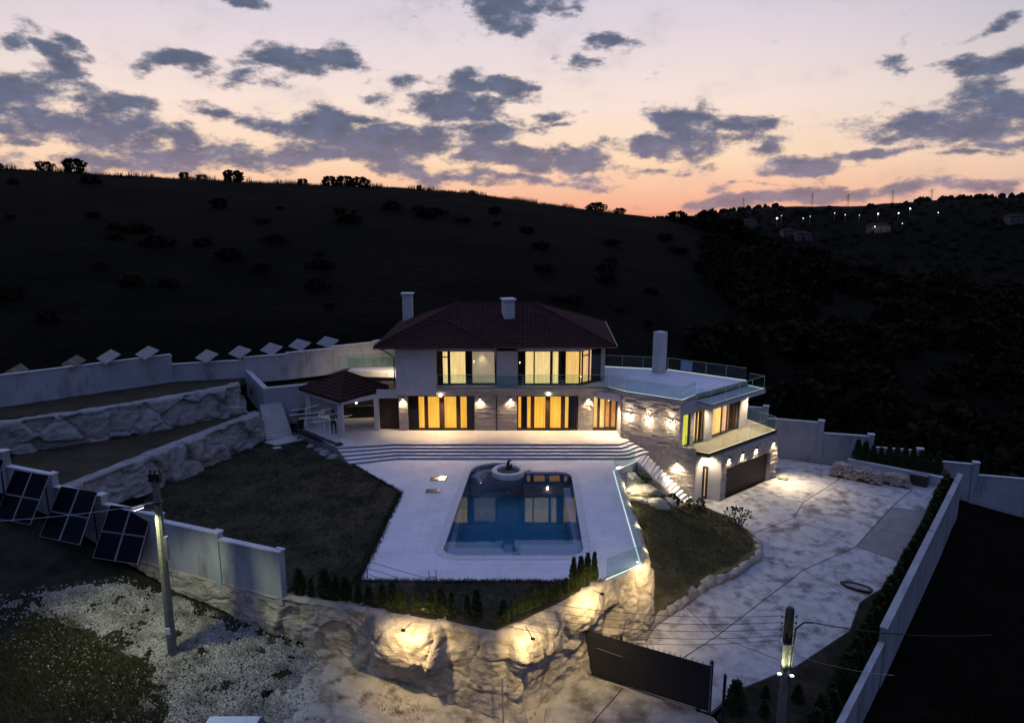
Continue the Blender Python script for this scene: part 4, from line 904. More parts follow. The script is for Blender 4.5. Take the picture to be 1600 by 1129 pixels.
for k in range(5):
    mb = MB(); z = -2.95 + k * .445; mb.line(P(.64), P(6.08), z + .008, z + .437, .205, .22); mb.build('door_panel', 'garage', gd)
mb = MB(); mb.line(lerp(N2, G0, .02), lerp(N2, G0, .3), -2.93, -.6, -.05, .0); d = mb.build('side_door', 'brown', V)
mb = MB(); mb.line(lerp(N2, G0, .13), lerp(N2, G0, .18), -2.75, -.75, -.07, -.052); mb.build('pane', 'glow_room', d)
# ---- glass rails: panels are parts, their bright edges and led strips sub-parts
def rail(pts, z, h, pane=1.35, lit=True, gap=.02, led='led'):
    for a, b in zip(pts, pts[1:]):
        L = math.hypot(b[0] - a[0], b[1] - a[1]); n = max(1, round(L / pane))
        for i in range(n):
            p, q = lerp(a, b, (i * L / n + gap / 2) / L), lerp(a, b, ((i + 1) * L / n - gap / 2) / L)
            m = MB(); m.line(p, q, z + .03, z + h, -.006, .006); g = m.build('glass_panel', 'rail_glass', V if lit is not None else None)
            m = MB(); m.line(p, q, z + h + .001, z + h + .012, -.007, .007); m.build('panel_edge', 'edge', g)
            if lit: m = MB(); m.line(p, q, z + .002, z + .026, -.015, .015); m.build('led_strip', led, g)
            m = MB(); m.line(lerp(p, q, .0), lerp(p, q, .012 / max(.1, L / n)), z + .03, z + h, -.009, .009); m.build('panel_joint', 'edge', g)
rail([(-5.38, 49.85), (6.95, 49.85)], 4.09, .92, 1.9, lit=False)
rail([(6.98, 49.83), (7.95, 48.62), (11.42, 46.2), (12.68, 47.6)], 4.1, .95, 1.25)
rail([(12.7, 47.2), (13.4, 46.25), (18.58, 50.86), (17.75, 51.9)], 3.74, .95, 1.6)
rail([(7.35, 57.0), (12.2, 55.85)], 4.1, .95, 1.6)
rail([(12.5, 55.8), (17.6, 51.95)], 4.1, .95, 1.6)
rail([(11.7, 46.05), (13.08, 45.1), (19.45, 50.4), (18.2, 53.2)], .72, .98, 1.6, led='led_warm')
mb = MB(); mb.line((13.35, 55.02), (14.1, 54.45), 4.25, 4.98, .05, .08); tag(mb.build('notice_board', 'blue_board'), 'pale blue blank board leaning on the roof terrace glass', 'board')

# ------------------------------------------------------------------ terrace and its steps
tr = thing('terrace', (0, 48, 0), 'pale stone terrace with broad steps wrapping down to the pool deck', 'terrace')
TOPF = [(-12.6, 46.6), (-8.25, 47.2), (7.45, 47.2), (8.45, 48.15)]
TER = TOPF + [(8.1, 48.6), (7.75, 50.3), (-8.3, 50.3), (-8.3, 56), (-16.6, 54.4), (-17.0, 52.0), (-15.2, 50.4), (-12.2, 47.0)]
mb = MB(); mb.prism([(-12.0, 46.45)] + TOPF[1:] + [(8.2, 48.55), (7.74, 48.7), (7.74, 50.34), (-8.31, 50.34), (-8.31, 56), (-14, 54.8), (-16.3, 53.5), (-16.2, 51.2)], -.2, ZT - .032); tf_ = mb.build('terrace_base', 'shaded_riser', tr)
mb = MB(); mb.prism([(-12.0, 46.43)] + [(x, y - .02) for x, y in TOPF[1:]] + [(8.2, 48.55), (7.74, 48.7), (7.74, 50.34), (-8.31, 50.34), (-8.31, 56), (-14, 54.8), (-16.3, 53.5), (-16.2, 51.2)], ZT - .03, ZT); mb.build('terrace_paving', 'terrace', tf_)
for k in range(1, 5):
    d = .31 * k
    pf = [(-12.0 + .30 * k, 46.45 - .40 * k), (-8.25 + .12 * k, 47.2 - d), (7.45 + .13 * k, 47.2 - d), (8.35 + .30 * k, 48.1 - .22 * k)]
    mb = MB(); mb.prism(pf + [(8.2, 48.5), (-8.3, 48.4), (-11.99, 46.5)], .0 - .1, ZT - .14 * k - .032); sp_ = mb.build('step', 'shaded_riser', tr)
    mb = MB(); mb.prism([(x, y - .02) for x, y in pf] + [(8.2, 48.48), (-8.3, 48.38), (-11.98, 46.48)], ZT - .14 * k - .03, ZT - .14 * k); mb.build('tread', 'deck', sp_)
# outside stair along the stone wall
st = thing('stone_stair', (10.5, 46, -2), 'pale stone stair dropping along the clad wall from pool deck to garage', 'stair')
NS = 13
def wl(t): return (onA(t)[0] - .1 * an.x, onA(t)[1] - .1 * an.y)
out0, out1 = Vector((8.55, 45.15)), Vector((11.25, 44.35))
for k in range(NS):
    f0, f1 = k / NS, (k + 1) / NS; t0, t1 = 2.0 + 3.35 * f0, 2.0 + 3.35 * f1
    a0, a1 = wl(t0), wl(t1); o0, o1 = out0.lerp(out1, f0), out0.lerp(out1, f1)
    z = -.2 - 2.55 * f0
    mb = MB(); mb.prism([a0, a1, o1, o0], z - 1.0, z - .04); stp = mb.build('step', 'plaster', st)
    mb = MB(); mb.prism([lerp(a0, a1, -.12), a1, o1, lerp(o0, o1, -.12)], z - .038, z); mb.build('tread', 'deck', stp)
mb = MB(); mb.prism([(8.45, 45.45), (9.35, 47.1), onA(1.3), onA(2.05), (8.6, 45.2)], -.7, -.005); mb.build('landing', 'deck', st)
mb = MB(); q0, q1 = out0 + Vector((-.16, -.1)), out1 + Vector((-.05, -.22)); mb.prism([tuple(out0), tuple(out1), tuple(q1), tuple(q0)], -3.2, [.0, -2.5, -2.5, .0]); mb.build('stringer_wall', 'rock', st)

# glass rail along the deck's right side
gr = thing('glass_railing', (6.5, 38, 0), 'glass balustrade with glowing base line along the right edge of the pool deck', 'railing')
def rail2(pts, z, h, pane):
    for a, b in zip(pts, pts[1:]):
        L = math.hypot(b[0] - a[0], b[1] - a[1]); n = max(1, round(L / pane))
        for i in range(n):
            p, q = lerp(a, b, (i * L / n + .01) / L), lerp(a, b, ((i + 1) * L / n - .01) / L)
            m = MB(); m.line(p, q, z + .03, z + h, -.006, .006); g = m.build('glass_panel', 'rail_glass', gr)
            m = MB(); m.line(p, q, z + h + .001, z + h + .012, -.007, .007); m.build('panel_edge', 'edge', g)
            m = MB(); m.line(p, q, z + .002, z + .026, -.02, .02); m.build('led_strip', 'led', g)
rail2([(4.3, 29.75), (6.12, 31.15), (6.58, 43.75), (8.25, 45.4)], .002, 1.0, 1.6)
# led line lights the ground beside it
for y in (33, 36, 39, 42): spot('strip_light', (6.55 + (y - 31) * .03 + .12, y, .02), (8.2, y, -1.6), 55, 150, 1, (1, .93, .6), .2)
PERG = [[(-16.24, 50.6, 2.17), (-15.24, 50.6, 2.3), (-14.19, 50.6, 2.59)], [(-16.13, 49.6, 2.07), (-14.97, 49.6, 2.19), (-13.89, 49.6, 2.33), (-13.04, 49.6, 2.64)], [(-15.31, 49.1, 1.95), (-13.88, 49.1, 2.09), (-13.08, 49.1, 2.24), (-12.15, 49.1, 2.52)], [(-14.46, 48.7, 1.8), (-13.59, 48.7, 1.88), (-12.76, 48.7, 1.99), (-12.21, 48.7, 2.07), (-11.38, 48.7, 2.37)]]
PERGP = [(-13.95, 49.6, 2.33), (-13.12, 49.1, 2.23), (-15.2, 50.6, 2.3), (-13.4, 48.72, 1.9)]
SOLAR = [('dark two by two solar array nearest the lamp pole', [(-19.79, 30.95, 0.45), (-17.28, 30.26, 0.45), (-16.91, 31.41, 2.7), (-19.24, 31.94, 2.7)]), ('second dark solar array from the lamp pole', [(-22.57, 31.52, 1.25), (-20.06, 30.61, 1.25), (-19.67, 31.84, 3.4), (-21.9, 32.59, 3.4)]), ('third dark solar array from the lamp pole', [(-24.8, 31.85, 2.05), (-22.55, 31.06, 2.05), (-21.89, 31.91, 4.2), (-24.11, 32.69, 4.2)]), ('dark solar array cut off by the left edge', [(-27.16, 32.6, 2.85), (-24.79, 31.74, 2.85), (-23.92, 31.9, 5.0), (-26.14, 32.73, 5.0)])]
SOLARB = [('first tilted solar array from the left, behind the rear boundary wall', [(-32.76, 45.22, 5.71), (-32.18, 46.22, 6.22), (-33.78, 47.83, 6.26), (-34.26, 46.72, 5.81)]), ('second tilted solar array from the left, behind the rear boundary wall', [(-30.09, 47.22, 5.91), (-29.51, 48.22, 6.42), (-31.11, 49.83, 6.46), (-31.59, 48.72, 6.01)]), ('third tilted solar array from the left, behind the rear boundary wall', [(-28.17, 48.22, 6.12), (-27.59, 49.22, 6.63), (-29.19, 50.83, 6.67), (-29.67, 49.72, 6.22)]), ('fourth tilted solar array from the left, behind the rear boundary wall', [(-26.2, 49.72, 6.11), (-25.62, 50.72, 6.62), (-27.22, 52.33, 6.66), (-27.7, 51.22, 6.21)]), ('fifth tilted solar array from the left, behind the rear boundary wall', [(-22.73, 51.72, 5.46), (-22.16, 52.72, 5.97), (-23.76, 54.33, 6.01), (-24.23, 53.22, 5.56)]), ('sixth tilted solar array from the left, behind the rear boundary wall', [(-20.78, 53.22, 5.49), (-20.2, 54.22, 6.0), (-21.8, 55.83, 6.04), (-22.28, 54.72, 5.59)]), ('seventh tilted solar array from the left, behind the rear boundary wall', [(-18.73, 54.47, 5.51), (-18.16, 55.47, 6.02), (-19.76, 57.08, 6.06), (-20.23, 55.97, 5.61)]), ('eighth tilted solar array from the left, behind the rear boundary wall', [(-16.84, 55.72, 5.61), (-16.27, 56.72, 6.12), (-17.87, 58.33, 6.16), (-18.34, 57.22, 5.71)]), ('ninth tilted solar array from the left, behind the rear boundary wall', [(-14.87, 56.97, 5.61), (-14.29, 57.97, 6.12), (-15.89, 59.58, 6.16), (-16.37, 58.47, 5.71)])]
# ------------------------------------------------------------------ wall lamps of the house
def wall_lamp(p, out, watts, z, down=True, up=False, ang=70, col=(1.0, .80, .55), d=.14):
    """p: point on the wall, out: unit vector off the wall"""
    x, y = p[0] + out[0] * d, p[1] + out[1] * d
    m = MB(); m.obox((x, y, z), (.10, .10, .16)); m.bar((p[0], p[1], z), (x, y, z), .03); b = m.build('wall_lamp', 'black', V)
    m = MB(); m.lathe((x, y, z - .10), [(.042, 0), (.042, .012)], 10); m.build('lens', 'lamp', b)
    if down: spot('wall_lamp_light', (x, y, z - .12), (x - out[0] * .14, y - out[1] * .14, z - 2), watts, ang, .9, col)
    if up:
        m = MB(); m.lathe((x, y, z + .085), [(.042, 0), (.042, .012)], 10); m.build('lens', 'lamp', b)
        spot('wall_lamp_light', (x, y, z + .12), (x - out[0] * .1, y - out[1] * .1, z + 2), watts, ang, .9, col)
S = (0, -1)
for x in (-7.98, -2.35, -.1, 5.6): wall_lamp((x, FY - .06), S, 190, 3.22, ang=120, col=(1.0, .74, .45))
def downlight(x, y, z, watts, ang=130):
    m = MB(); m.lathe((x, y, z - .05), [(.07, 0), (.09, .02), (.09, .05)], 12); b = m.build('downlight', 'white_metal', V)
    m = MB(); m.lathe((x, y, z - .058), [(.06, 0), (.06, .006)], 12); m.build('lens', 'lamp', b)
    spot('downlight_light', (x, y, z - .08), (x, y, z - 3), watts, ang, .9, (1.0, .78, .50))
def ball(x, y, z, watts):
    m = MB(); m.lathe((x, y, z - .09), [(.03, 0), (.08, .05), (.08, .12), (.03, .18)], 12); b = m.build('beam_lamp', 'lamp', V, smooth=True)
    spot('beam_lamp_light', (x, y - .06, z - .12), (x, y - 1.6, z - 3), watts, 160, 1, (1.0, .70, .38))
ball(-5.2, FY - .32, 3.42, 700); ball(2.65, FY - .32, 3.55, 750); downlight(6.95, 49.4, ZS - .1, 700)
out = (-an.x, -an.y)
for t in (.6, 2.1, 3.7):
    wall_lamp(onA(t), out, 70, 2.55, down=True, up=True, ang=105, d=.22)
    q_ = onA(t); point('sconce_glow', (q_[0] + out[0] * .3, q_[1] + out[1] * .3, 2.42), 48, (1, .8, .55), .05)
wall_lamp(onA(4.35), out, 420, -.15, ang=120, d=.3)
nb = Vector(GR) - Vector(G0); nb.normalize(); ob_ = (nb.y, -nb.x); P = lambda s: lerp(G0, GR, s / GL)
for s in (.75, 2.4, 4.1, 6.4): wall_lamp(P(s), ob_, 140, .05, ang=120)
downlight(13.35, 45.9, .38, 330, 140)
for q_ in ((13.6, 46.9), (15.9, 48.9), (17.9, 50.7)): downlight(q_[0], q_[1], 3.42, 420, 140)  # added soffit downlights that warm the balcony floor beyond the window light
spot('hall_glow', (-2.2, 50.75, 6.5), (-2.2, 51.1, 4.4), 60, 80, 1, (1, .85, .6))
# extra spot without fixture by the end sconce, added to light the forecourt concrete
spot('wall_lamp_light', (19.6, 49.9, .0), (20.6, 48.6, -2.9), 1300, 105, 1, (1.0, .78, .5))

# ------------------------------------------------------------------ porch
po = thing('porch', (-12.3, 51.5, .7), 'open porch with small red tiled hip roof on white posts left of the villa', 'porch')
PE = [(-12.0, 48.1), (-9.35, 52.3), (-13.2, 55.4), (-16.0, 51.8)]; PA = (-12.6, 52.2, 4.72)
mb = MB(); mb.prism(PE, 3.38, 3.52); E4 = [Vector((x, y, 3.524)) for x, y in PE]
o = len(mb.v); mb.v += [tuple(e) for e in E4] + [PA]; mb.f += [(o + i, o + (i + 1) % 4, o + 4) for i in range(4)]
pr = mb.build('roof', 'tile_red', po)
t = MB(); rn = random.Random(9)
for i in range(4): tile_plane(t, E4[i], E4[(i + 1) % 4], PA, PA, rn, .3, .34)
t.build('roof_tile', 'tile_red', pr, kind='stuff')
c = MB()
for e in E4:
    k = 11
    for i in range(k): c.tube([e.lerp(Vector(PA), i / k) + Vector((0, 0, .05)), e.lerp(Vector(PA), (i + 1.1) / k) + Vector((0, 0, .04))], [.10, .07], 6)
c.build('ridge_cap', 'tile_red', pr)
PP = [(-12.15, 48.6), (-9.95, 50.45), (-15.3, 51.7), (-13.0, 54.6)]
for x, y in PP:
    mb = MB(); mb.box(x - .17, x + .17, y - .17, y + .17, .66, 3.12); mb.build('post', 'plaster', po)
mb = MB()
for a, b in ((0, 1), (0, 2), (2, 3)): mb.line(PP[a], PP[b], 3.122, 3.378, -.14, .14)
mb.build('beam', 'plaster', po)
mb = MB(); mb.line((-9.95, 50.75), (-8.32, 50.75), .7, 3.3, 0, .1); mb.build('brown_screen', 'drape', po)
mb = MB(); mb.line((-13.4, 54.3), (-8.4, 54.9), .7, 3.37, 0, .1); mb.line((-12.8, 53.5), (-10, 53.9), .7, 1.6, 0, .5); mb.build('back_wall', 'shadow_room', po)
mb = MB(); mb.line((-9.9, 50.47), (-8.35, 50.4), 3.15, 3.75, -.1, .15); mb.build('link_beam', 'plaster', po)
mb = MB(); mb.lathe((-11.2, 49.4, 3.0), [(.04, 0), (.07, .04), (.05, .1)], 10); mb.build('lamp', 'lamp', po); point('porch_light', (-11.2, 49.3, 2.9), 2.0)
# lit terrace wall behind the porch
spot('rear_terrace_light', (-8.7, 54.0, 5.3), (-10.2, 55.4, 3.7), 900, 120, 1)
m = MB(); m.obox((-8.55, 54.0, 5.35), (.16, .16, .14)); tag(m.build('bulkhead_lamp', 'lamp'), 'small lit lamp on the villa side wall above the porch roof', 'lamp')
mb = MB(); mb.prism([(-13.2, 55.6), (-8.36, 55.0), (-8.36, 57.2), (-13.0, 57.0)], 3.6, 4.05); tag(mb.build('rear_terrace', 'terrace'), 'small raised stone terrace lit warm behind the porch roof', 'terrace')
rt = thing('glass_railing', (-11, 56, 4.05), 'small glass railing of the raised terrace behind the porch', 'railing')
for a, b in (((-13.4, 56.6), (-11, 56.9)), ((-10.95, 56.9), (-8.45, 57.15))):
    m = MB(); m.line(a, b, 4.06, 4.95, -.006, .006); g = m.build('glass_panel', 'rail_glass', rt)
    m = MB(); m.line(a, b, 4.951, 4.965, -.008, .008); m.build('panel_edge', 'edge', g)

# pergola frame of curved white rails
pg = thing('pergola_frame', (-14, 49.5, .7), 'white metal frame of four curved rails standing left of the porch post', 'pergola')
def curve_rail(pts):
    V3 = [Vector(p) for p in pts]; o = []
    for i in range(len(V3) - 1):
        p0, p1, p2, p3 = V3[max(i - 1, 0)], V3[i], V3[i + 1], V3[min(i + 2, len(V3) - 1)]
        for k in range(6):
            t = k / 6; o.append(0.5 * ((2 * p1) + (p2 - p0) * t + (2 * p0 - 5 * p1 + 4 * p2 - p3) * t * t + (3 * p1 - p0 - 3 * p2 + p3) * t ** 3))
    m = MB(); m.tube(o + [V3[-1]], .033, 6); m.build('rail', 'white_metal', pg)
for pts in PERG: curve_rail(pts)
for x, y, z in PERGP:
    mb = MB(); mb.tube([(x, y, .7), (x, y, z)], .035, 6); mb.build('post', 'white_metal', pg)

# ------------------------------------------------------------------ potted palm, roller, stones, person
def leaf_fan(mb, base, n, L, rnd, droop=.5, w=.07, z0=.2):
    for i in range(n):
        a = rnd.random() * 2 * math.pi; el = rnd.uniform(z0, 1.25); l = L * rnd.uniform(.7, 1.1); d = Vector((math.cos(a), math.sin(a), 0)); s = Vector((-d.y, d.x, 0))
        pr_ = None
        for k in range(5):
            t = k / 4; p = Vector(base) + d * (l * math.cos(el) * t) + Vector((0, 0, l * math.sin(el) * t - droop * l * t * t * math.cos(el)))
            ww = w * (1 - abs(t - .4) * 1.3)
            cur = (p + s * max(ww, .006), p - s * max(ww, .006))
            if pr_: mb.add([pr_[0], pr_[1], cur[1], cur[0]], [(0, 1, 2, 3)])
            pr_ = cur
rn = random.Random(11)
pt = thing('potted_palm', (-15.7, 50.8, .7), 'green fan of palm leaves in a tall dark pot by the curved rails', 'plant')
mb = MB(); mb.lathe((-15.7, 50.8, .7), [(.18, 0), (.27, .6), (.29, .65), (.25, .65)], 16); mb.build('pot', 'garage', pt)
mb = MB(); mb.tube([(-15.7, 50.8, 1.3), (-15.68, 50.8, 1.75)], [.07, .05], 7); mb.build('stem', 'bark', pt)
mb = MB(); leaf_fan(mb, (-15.68, 50.8, 1.7), 60, 1.05, rn, .55, .055); mb.build('leaves', 'leaf_palm', pt)
rl = thing('cover_roller', (-13.8, 49, .5), 'long dark rolled pool cover lying on a low rail at the lawn edge', 'pool cover')
a, b = Vector((-15.95, 50.75, .62)), Vector((-11.95, 46.85, .62))
mb = MB(); pts = [a.lerp(b, k / 16) for k in range(17)]; mb.tube(pts, [.2 + .015 * math.sin(k * 2.1) for k in range(17)], 14); mb.build('roll', 'black', rl)
mb = MB(); q = (b - a).normalized(); mb.tube([b - q * .05, b + q * .12], .31, 16); mb.tube([a + q * .05, a - q * .1], .29, 16); mb.build('end_disc', 'black', rl)
for f in (.08, .92):
    p = a.lerp(b, f); mb = MB(); mb.bar((p.x - .25, p.y - .25, .02), (p.x, p.y, .45), .06); mb.bar((p.x + .25, p.y + .25, .02), (p.x, p.y, .45), .06); mb.build('leg', 'black', rl)
mb = MB(); mb.bar(a + Vector((-.22, -.22, -.18)), b + Vector((-.22, -.22, -.18)), .06, .05); mb.build('lower_rail', 'steel', rl)
def boulder(name, c, r, m, label, cat, seed, grp=None, parent=None, sub=4, kind=None):
    bm = bmesh.new(); bmesh.ops.create_icosphere(bm, subdivisions=sub, radius=1.0)
    for v in bm.verts:
        q = v.co.copy(); d = 1 + .28 * mn.fractal(q * .9 + Vector((seed, 0, 0)), 1, 2, 4) + .07 * mn.ridged_multi_fractal(q * 2.2 + Vector((seed, 1, 0)), .9, 2.1, 4, 1, 2) - .07; vv = mn.voronoi(q * 1.1 + Vector((seed, 3, 0)))[0]
        d += .18 * (vv[1] - vv[0]) - .08
        v.co = Vector((q.x * r[0] * d, q.y * r[1] * d, q.z * r[2] * d))
    me = bpy.data.meshes.new(name); 
    off = Vector((0, 0, 0)) if not parent else parent.location
    bmesh.ops.translate(bm, verts=bm.verts[:], vec=(Vector(c) - off) if parent else (0, 0, 0)); bm.to_mesh(me); bm.free()
    o = bpy.data.objects.new(name, me); C.objects.link(o); me.materials.append(MT[m])
    if parent: o.parent = parent
    else: o.location = c; tag(o, label, cat, grp)
    return o
for i, (x, y, r, z) in enumerate(((-12.25, 46.35, .38, .0), (-12.9, 47.0, .42, .05), (-13.6, 47.75, .36, .0), (-14.4, 48.6, .3, .0))):
    boulder('edge_stone', (x, y, z), (r * 1.2, r, r * .7), 'rock_grey', f'{ORD[i]} pale stone from the terrace corner, under the rolled cover', 'stone', 60 + i, 'stones below the rolled pool cover', sub=2)
# garden rocks lit beside the stair
boulder('garden_rock', (7.55, 43.7, -.62), (.95, .75, .42), 'rock', 'smooth lit rock nearest the corner of the deck glass', 'rock', 3, 'lit garden rocks')
boulder('garden_rock', (8.15, 42.7, -.95), (1.15, .75, .45), 'rock', 'long lit rock below the deck corner rock, above the mossy hollow', 'rock', 8, 'lit garden rocks')
boulder('garden_rock', (7.6, 40.9, -1.05), (.75, .6, .40), 'rock', 'cracked reddish rock against the deck side, below the mossy hollow', 'rock', 12, 'lit garden rocks')
boulder('garden_rock', (8.75, 41.0, -1.25), (.85, .55, .5), 'rock', 'big rounded grey boulder at the head of the garden lawn', 'rock', 15, 'lit garden rocks')
boulder('garden_rock', (9.75, 42.1, -1.65), (.7, .5, .42), 'rock', 'boulder between the big grey rock and the stair foot shrub', 'rock', 19, 'lit garden rocks')
for p, tg, w in (((6.95, 44.4, .1), (7.8, 43.0, -.8), 900), ((11.7, 43.6, -1.7), (9.6, 45.7, -1.0), 300), ((7.1, 41.9, .5), (8.4, 41.3, -1), 480)):  # the spot at the stair foot is added to brighten the risers
    spot('garden_light', p, tg, w, 130, .8, (1.0, .86, .55))
for (gx_, gy_, gz_), lb in (((6.95, 44.4, .1), 'small black garden spotlight at the deck corner by the glass'), ((11.7, 43.6, -1.7), 'small black added spotlight brightening the stone stair risers from its foot'), ((7.1, 41.9, .5), 'small black garden spotlight between deck glass and mossy hollow')):
    gs = thing('garden_spotlight', (gx_, gy_, gz_ - .5), lb, 'spotlight', 'garden spotlights by the stair')
    mb = MB(); mb.obox((gx_, gy_, gz_ + .05), (.09, .09, .05)); mb.build('head', 'black', gs); mb = MB(); mb.tube([(gx_ - .04, gy_ + .04, gz_ - 1.4), (gx_ - .04, gy_ + .04, gz_ + .03)], .012, 6); mb.build('stake', 'black', gs)
boulder('boulder', (20.15, 50.0, -2.85), (.38, .28, .24), 'rock', 'lone pale boulder beside the far garage pillar', 'rock', 33)
# stone border of the garden lawn
sb = thing('stone_border', (12, 37, -3.4), 'curving low border of rough stones between garden lawn and driveway', 'stone border')
BP = [(5.85, 30.9), (7.46, 32.55), (8.95, 33.85), (10.5, 35.35), (12.6, 36.65), (14.35, 38.35), (14.8, 39.6), (14.7, 41.1), (14.1, 43.1), (12.35, 45.0)]
cum = [0]
for a, b in zip(BP, BP[1:]): cum.append(cum[-1] + math.hypot(b[0] - a[0], b[1] - a[1]))
k = 0; s = .2
while s < cum[-1] - .2:
    l = random.uniform(.6, 1.15); x = np.interp(s + l / 2, cum, [p[0] for p in BP]); y = np.interp(s + l / 2, cum, [p[1] for p in BP]); x2 = np.interp(min(s + l, cum[-1]), cum, [p[0] for p in BP]); y2 = np.interp(min(s + l, cum[-1]), cum, [p[1] for p in BP])
    an_ = math.atan2(y2 - y, x2 - x); hgt = .24 if y > 41.5 else random.uniform(.36, .52)
    bm = bmesh.new(); bmesh.ops.create_icosphere(bm, subdivisions=2, radius=1.0)
    for v in bm.verts:
        q = v.co.copy(); d = 1 + .3 * mn.fractal(q + Vector((k * 3.1, 0, 0)), 1, 2, 3); e = max(abs(q.x), abs(q.y), abs(q.z)); q = q.lerp(q / e, .8)
        v.co = Matrix.Rotation(an_, 3, 'Z') @ Vector((q.x * l * .58 * d, q.y * .24 * d, q.z * hgt * .7 * d))
    bmesh.ops.translate(bm, verts=bm.verts[:], vec=Vector((x, y, drv(x, y) + hgt * .3)) - sb.location)
    me = bpy.data.meshes.new('border_stone'); bm.to_mesh(me); bm.free(); me.materials.append(MT['rock']); me.shade_smooth(); o = bpy.data.objects.new('border_stone', me); C.objects.link(o); o.parent = sb
    s += l; k += 1
# person in dark clothes
def person():
    root = thing('person', (-12.95, 49.55, .7), 'person in dark trousers standing behind the curved white rails', 'person')
    J = [((0, 0, .95), .135), ((0, 0, 1.15), .13), ((0, 0, 1.38), .155), ((0, 0, 1.5), .06), ((0, .01, 1.57), .085), ((0, .01, 1.66), .1), ((0, .01, 1.75), .07),
         ((-.1, 0, .88), .095), ((-.12, .02, .5), .065), ((-.13, .04, .1), .045), ((-.13, -.1, .04), .04), ((.1, 0, .88), .095), ((.13, -.02, .5), .065), ((.15, .02, .1), .045), ((.16, -.12, .04), .04),
         ((-.2, 0, 1.42), .055), ((-.27, .02, 1.15), .042), ((-.22, -.2, .98), .032), ((-.2, -.28, .95), .035), ((.2, 0, 1.42), .055), ((.28, .02, 1.15), .042), ((.24, -.2, 1.0), .032), ((.22, -.28, .98), .035)]
    Ed = [(0, 1), (1, 2), (2, 3), (3, 4), (4, 5), (5, 6), (0, 7), (7, 8), (8, 9), (9, 10), (0, 11), (11, 12), (12, 13), (13, 14), (2, 15), (15, 16), (16, 17), (17, 18), (2, 19), (19, 20), (20, 21), (21, 22)]
    me = bpy.data.meshes.new('body'); me.from_pydata([j[0] for j in J], Ed, []); o = bpy.data.objects.new('body', me); C.objects.link(o); o.parent = root
    sk = o.modifiers.new('skin', 'SKIN'); d = me.skin_vertices[0].data
    for i, j in enumerate(J): d[i].radius = (j[1], j[1] * .85)
    d[0].use_root = True
    sb_ = o.modifiers.new('smooth', 'SUBSURF'); sb_.levels = sb_.render_levels = 1
    me.materials.append(MT['cloth'])
    mb = MB(); mb.lathe((-12.95, 49.57, 2.3), [(.05, 0), (.1, .05), (.115, .13), (.08, .2), (.02, .225)], 12); mb.build('hair', 'hair', root, smooth=True)
    mb = MB(); mb.lathe((-12.95, 49.55, 1.68), [(.155, 0), (.165, .2), (.19, .42), (.08, .53)], 14); mb.build('shirt', 'cloth_grey', root, smooth=True)
    root.rotation_euler = (0, 0, R(20))
person()

# ------------------------------------------------------------------ gate
gt = thing('sliding_gate', (5.7, 27.4, -4), 'wide dark grey sliding gate closing the driveway beside the rock wall', 'gate')
ga, gb = (3.14, 28.72), (8.2, 26.05)
GLN = math.hypot(gb[0] - ga[0], gb[1] - ga[1]); PG = lambda s: lerp(ga, gb, s / GLN)
nb_ = 46
bmesh_shared = None
for i in range(nb_):
    mb = MB(); a, b = PG(i * GLN / nb_ + .001), PG((i + 1) * GLN / nb_ - .001); mb.line(a, b, -3.9, -1.86 + .0 * i, -.012 - .006 * (i % 2), .012); mb.build('board', 'gate', gt)
mb = MB(); mb.line(PG(0), PG(GLN), -3.98, -3.88, .014, .07); mb.line(PG(0), PG(GLN), -2.0, -1.92, .014, .07); mb.line(PG(0), PG(GLN), -2.95, -2.87, .014, .07); mb.build('frame', 'gate', gt)
mb = MB()
for i in range(24): p = PG(.2 + i * .235); mb.bar((p[0], p[1], -1.86), (p[0], p[1], -1.74), .02)
mb.build('top_spike', 'black', gt)
for s, h, m in ((0, -1.62, 'gate'), (1.85, -1.7, 'gate'), (GLN + .05, -1.7, 'gate')):
    p = PG(s); mb = MB(); mb.box(p[0] - .06, p[0] + .06, p[1] + .08, p[1] + .2, -4.15, h); mb.build('post', m, gt)
p = PG(GLN + .0); mb = MB(); mb.box(p[0] - .03, p[0], p[1] - .05, p[1] - .02, -4.0, -1.75); mb.build('catch_rail', 'steel', gt)
p = (8.72, 25.85); mb = MB(); mb.box(p[0] - .05, p[0] + .05, p[1] - .05, p[1] + .05, -4.2, -2.1); mb.build('guide_post', 'gate', gt)
p = PG(GLN - .5); mb = MB(); mb.tube([(p[0], p[1] - .06, -3.98), (p[0] + .05, p[1] - .14, -3.98)], .09, 14); mb.build('wheel', 'rubber', gt)
p = PG(.7); q = PG(1.9); mb = MB(); mb.bar((p[0], p[1] - .04, -2.55), (q[0], q[1] - .04, -2.62), .02); mb.build('wire_handle', 'steel', gt)

# ------------------------------------------------------------------ poles and wires
lp = thing('lamp_pole', (-14.4, 27.0, -1.9), 'leaning concrete power pole with a small street lamp, standing in the white gravel', 'utility pole')
LB, LT = Vector((-13.94, 26.16, -1.7)), Vector((-13.96, 26.3, 6.25))
mb = MB(); mb.tube([LB, LB.lerp(LT, .5), LT], [.19, .165, .135], 9); shaft = mb.build('shaft', 'pole', lp)
mb = MB(); mb.obox(LT + Vector((0, 0, .0)), (.42, .26, .34)); mb.build('cap_box', 'black', lp); mb = MB(); mb.obox(LT + Vector((0, 0, -1.05)), (.3, .34, .06)); 
ih = mb.build('cross_head', 'black', lp)
for dx in (-.18, .0, .18): mb = MB(); mb.lathe((LT.x + dx, LT.y, LT.z + .17), [(.03, 0), (.045, .06), (.03, .12)], 8); mb.build('insulator', 'black', ih)
LH = Vector((-14.35, 25.75, 5.25))
mb = MB(); mb.tube([LB.lerp(LT, .875), LH + Vector((.1, .16, .03)), LH], .03, 6); mb.build('lamp_arm', 'steel', lp)
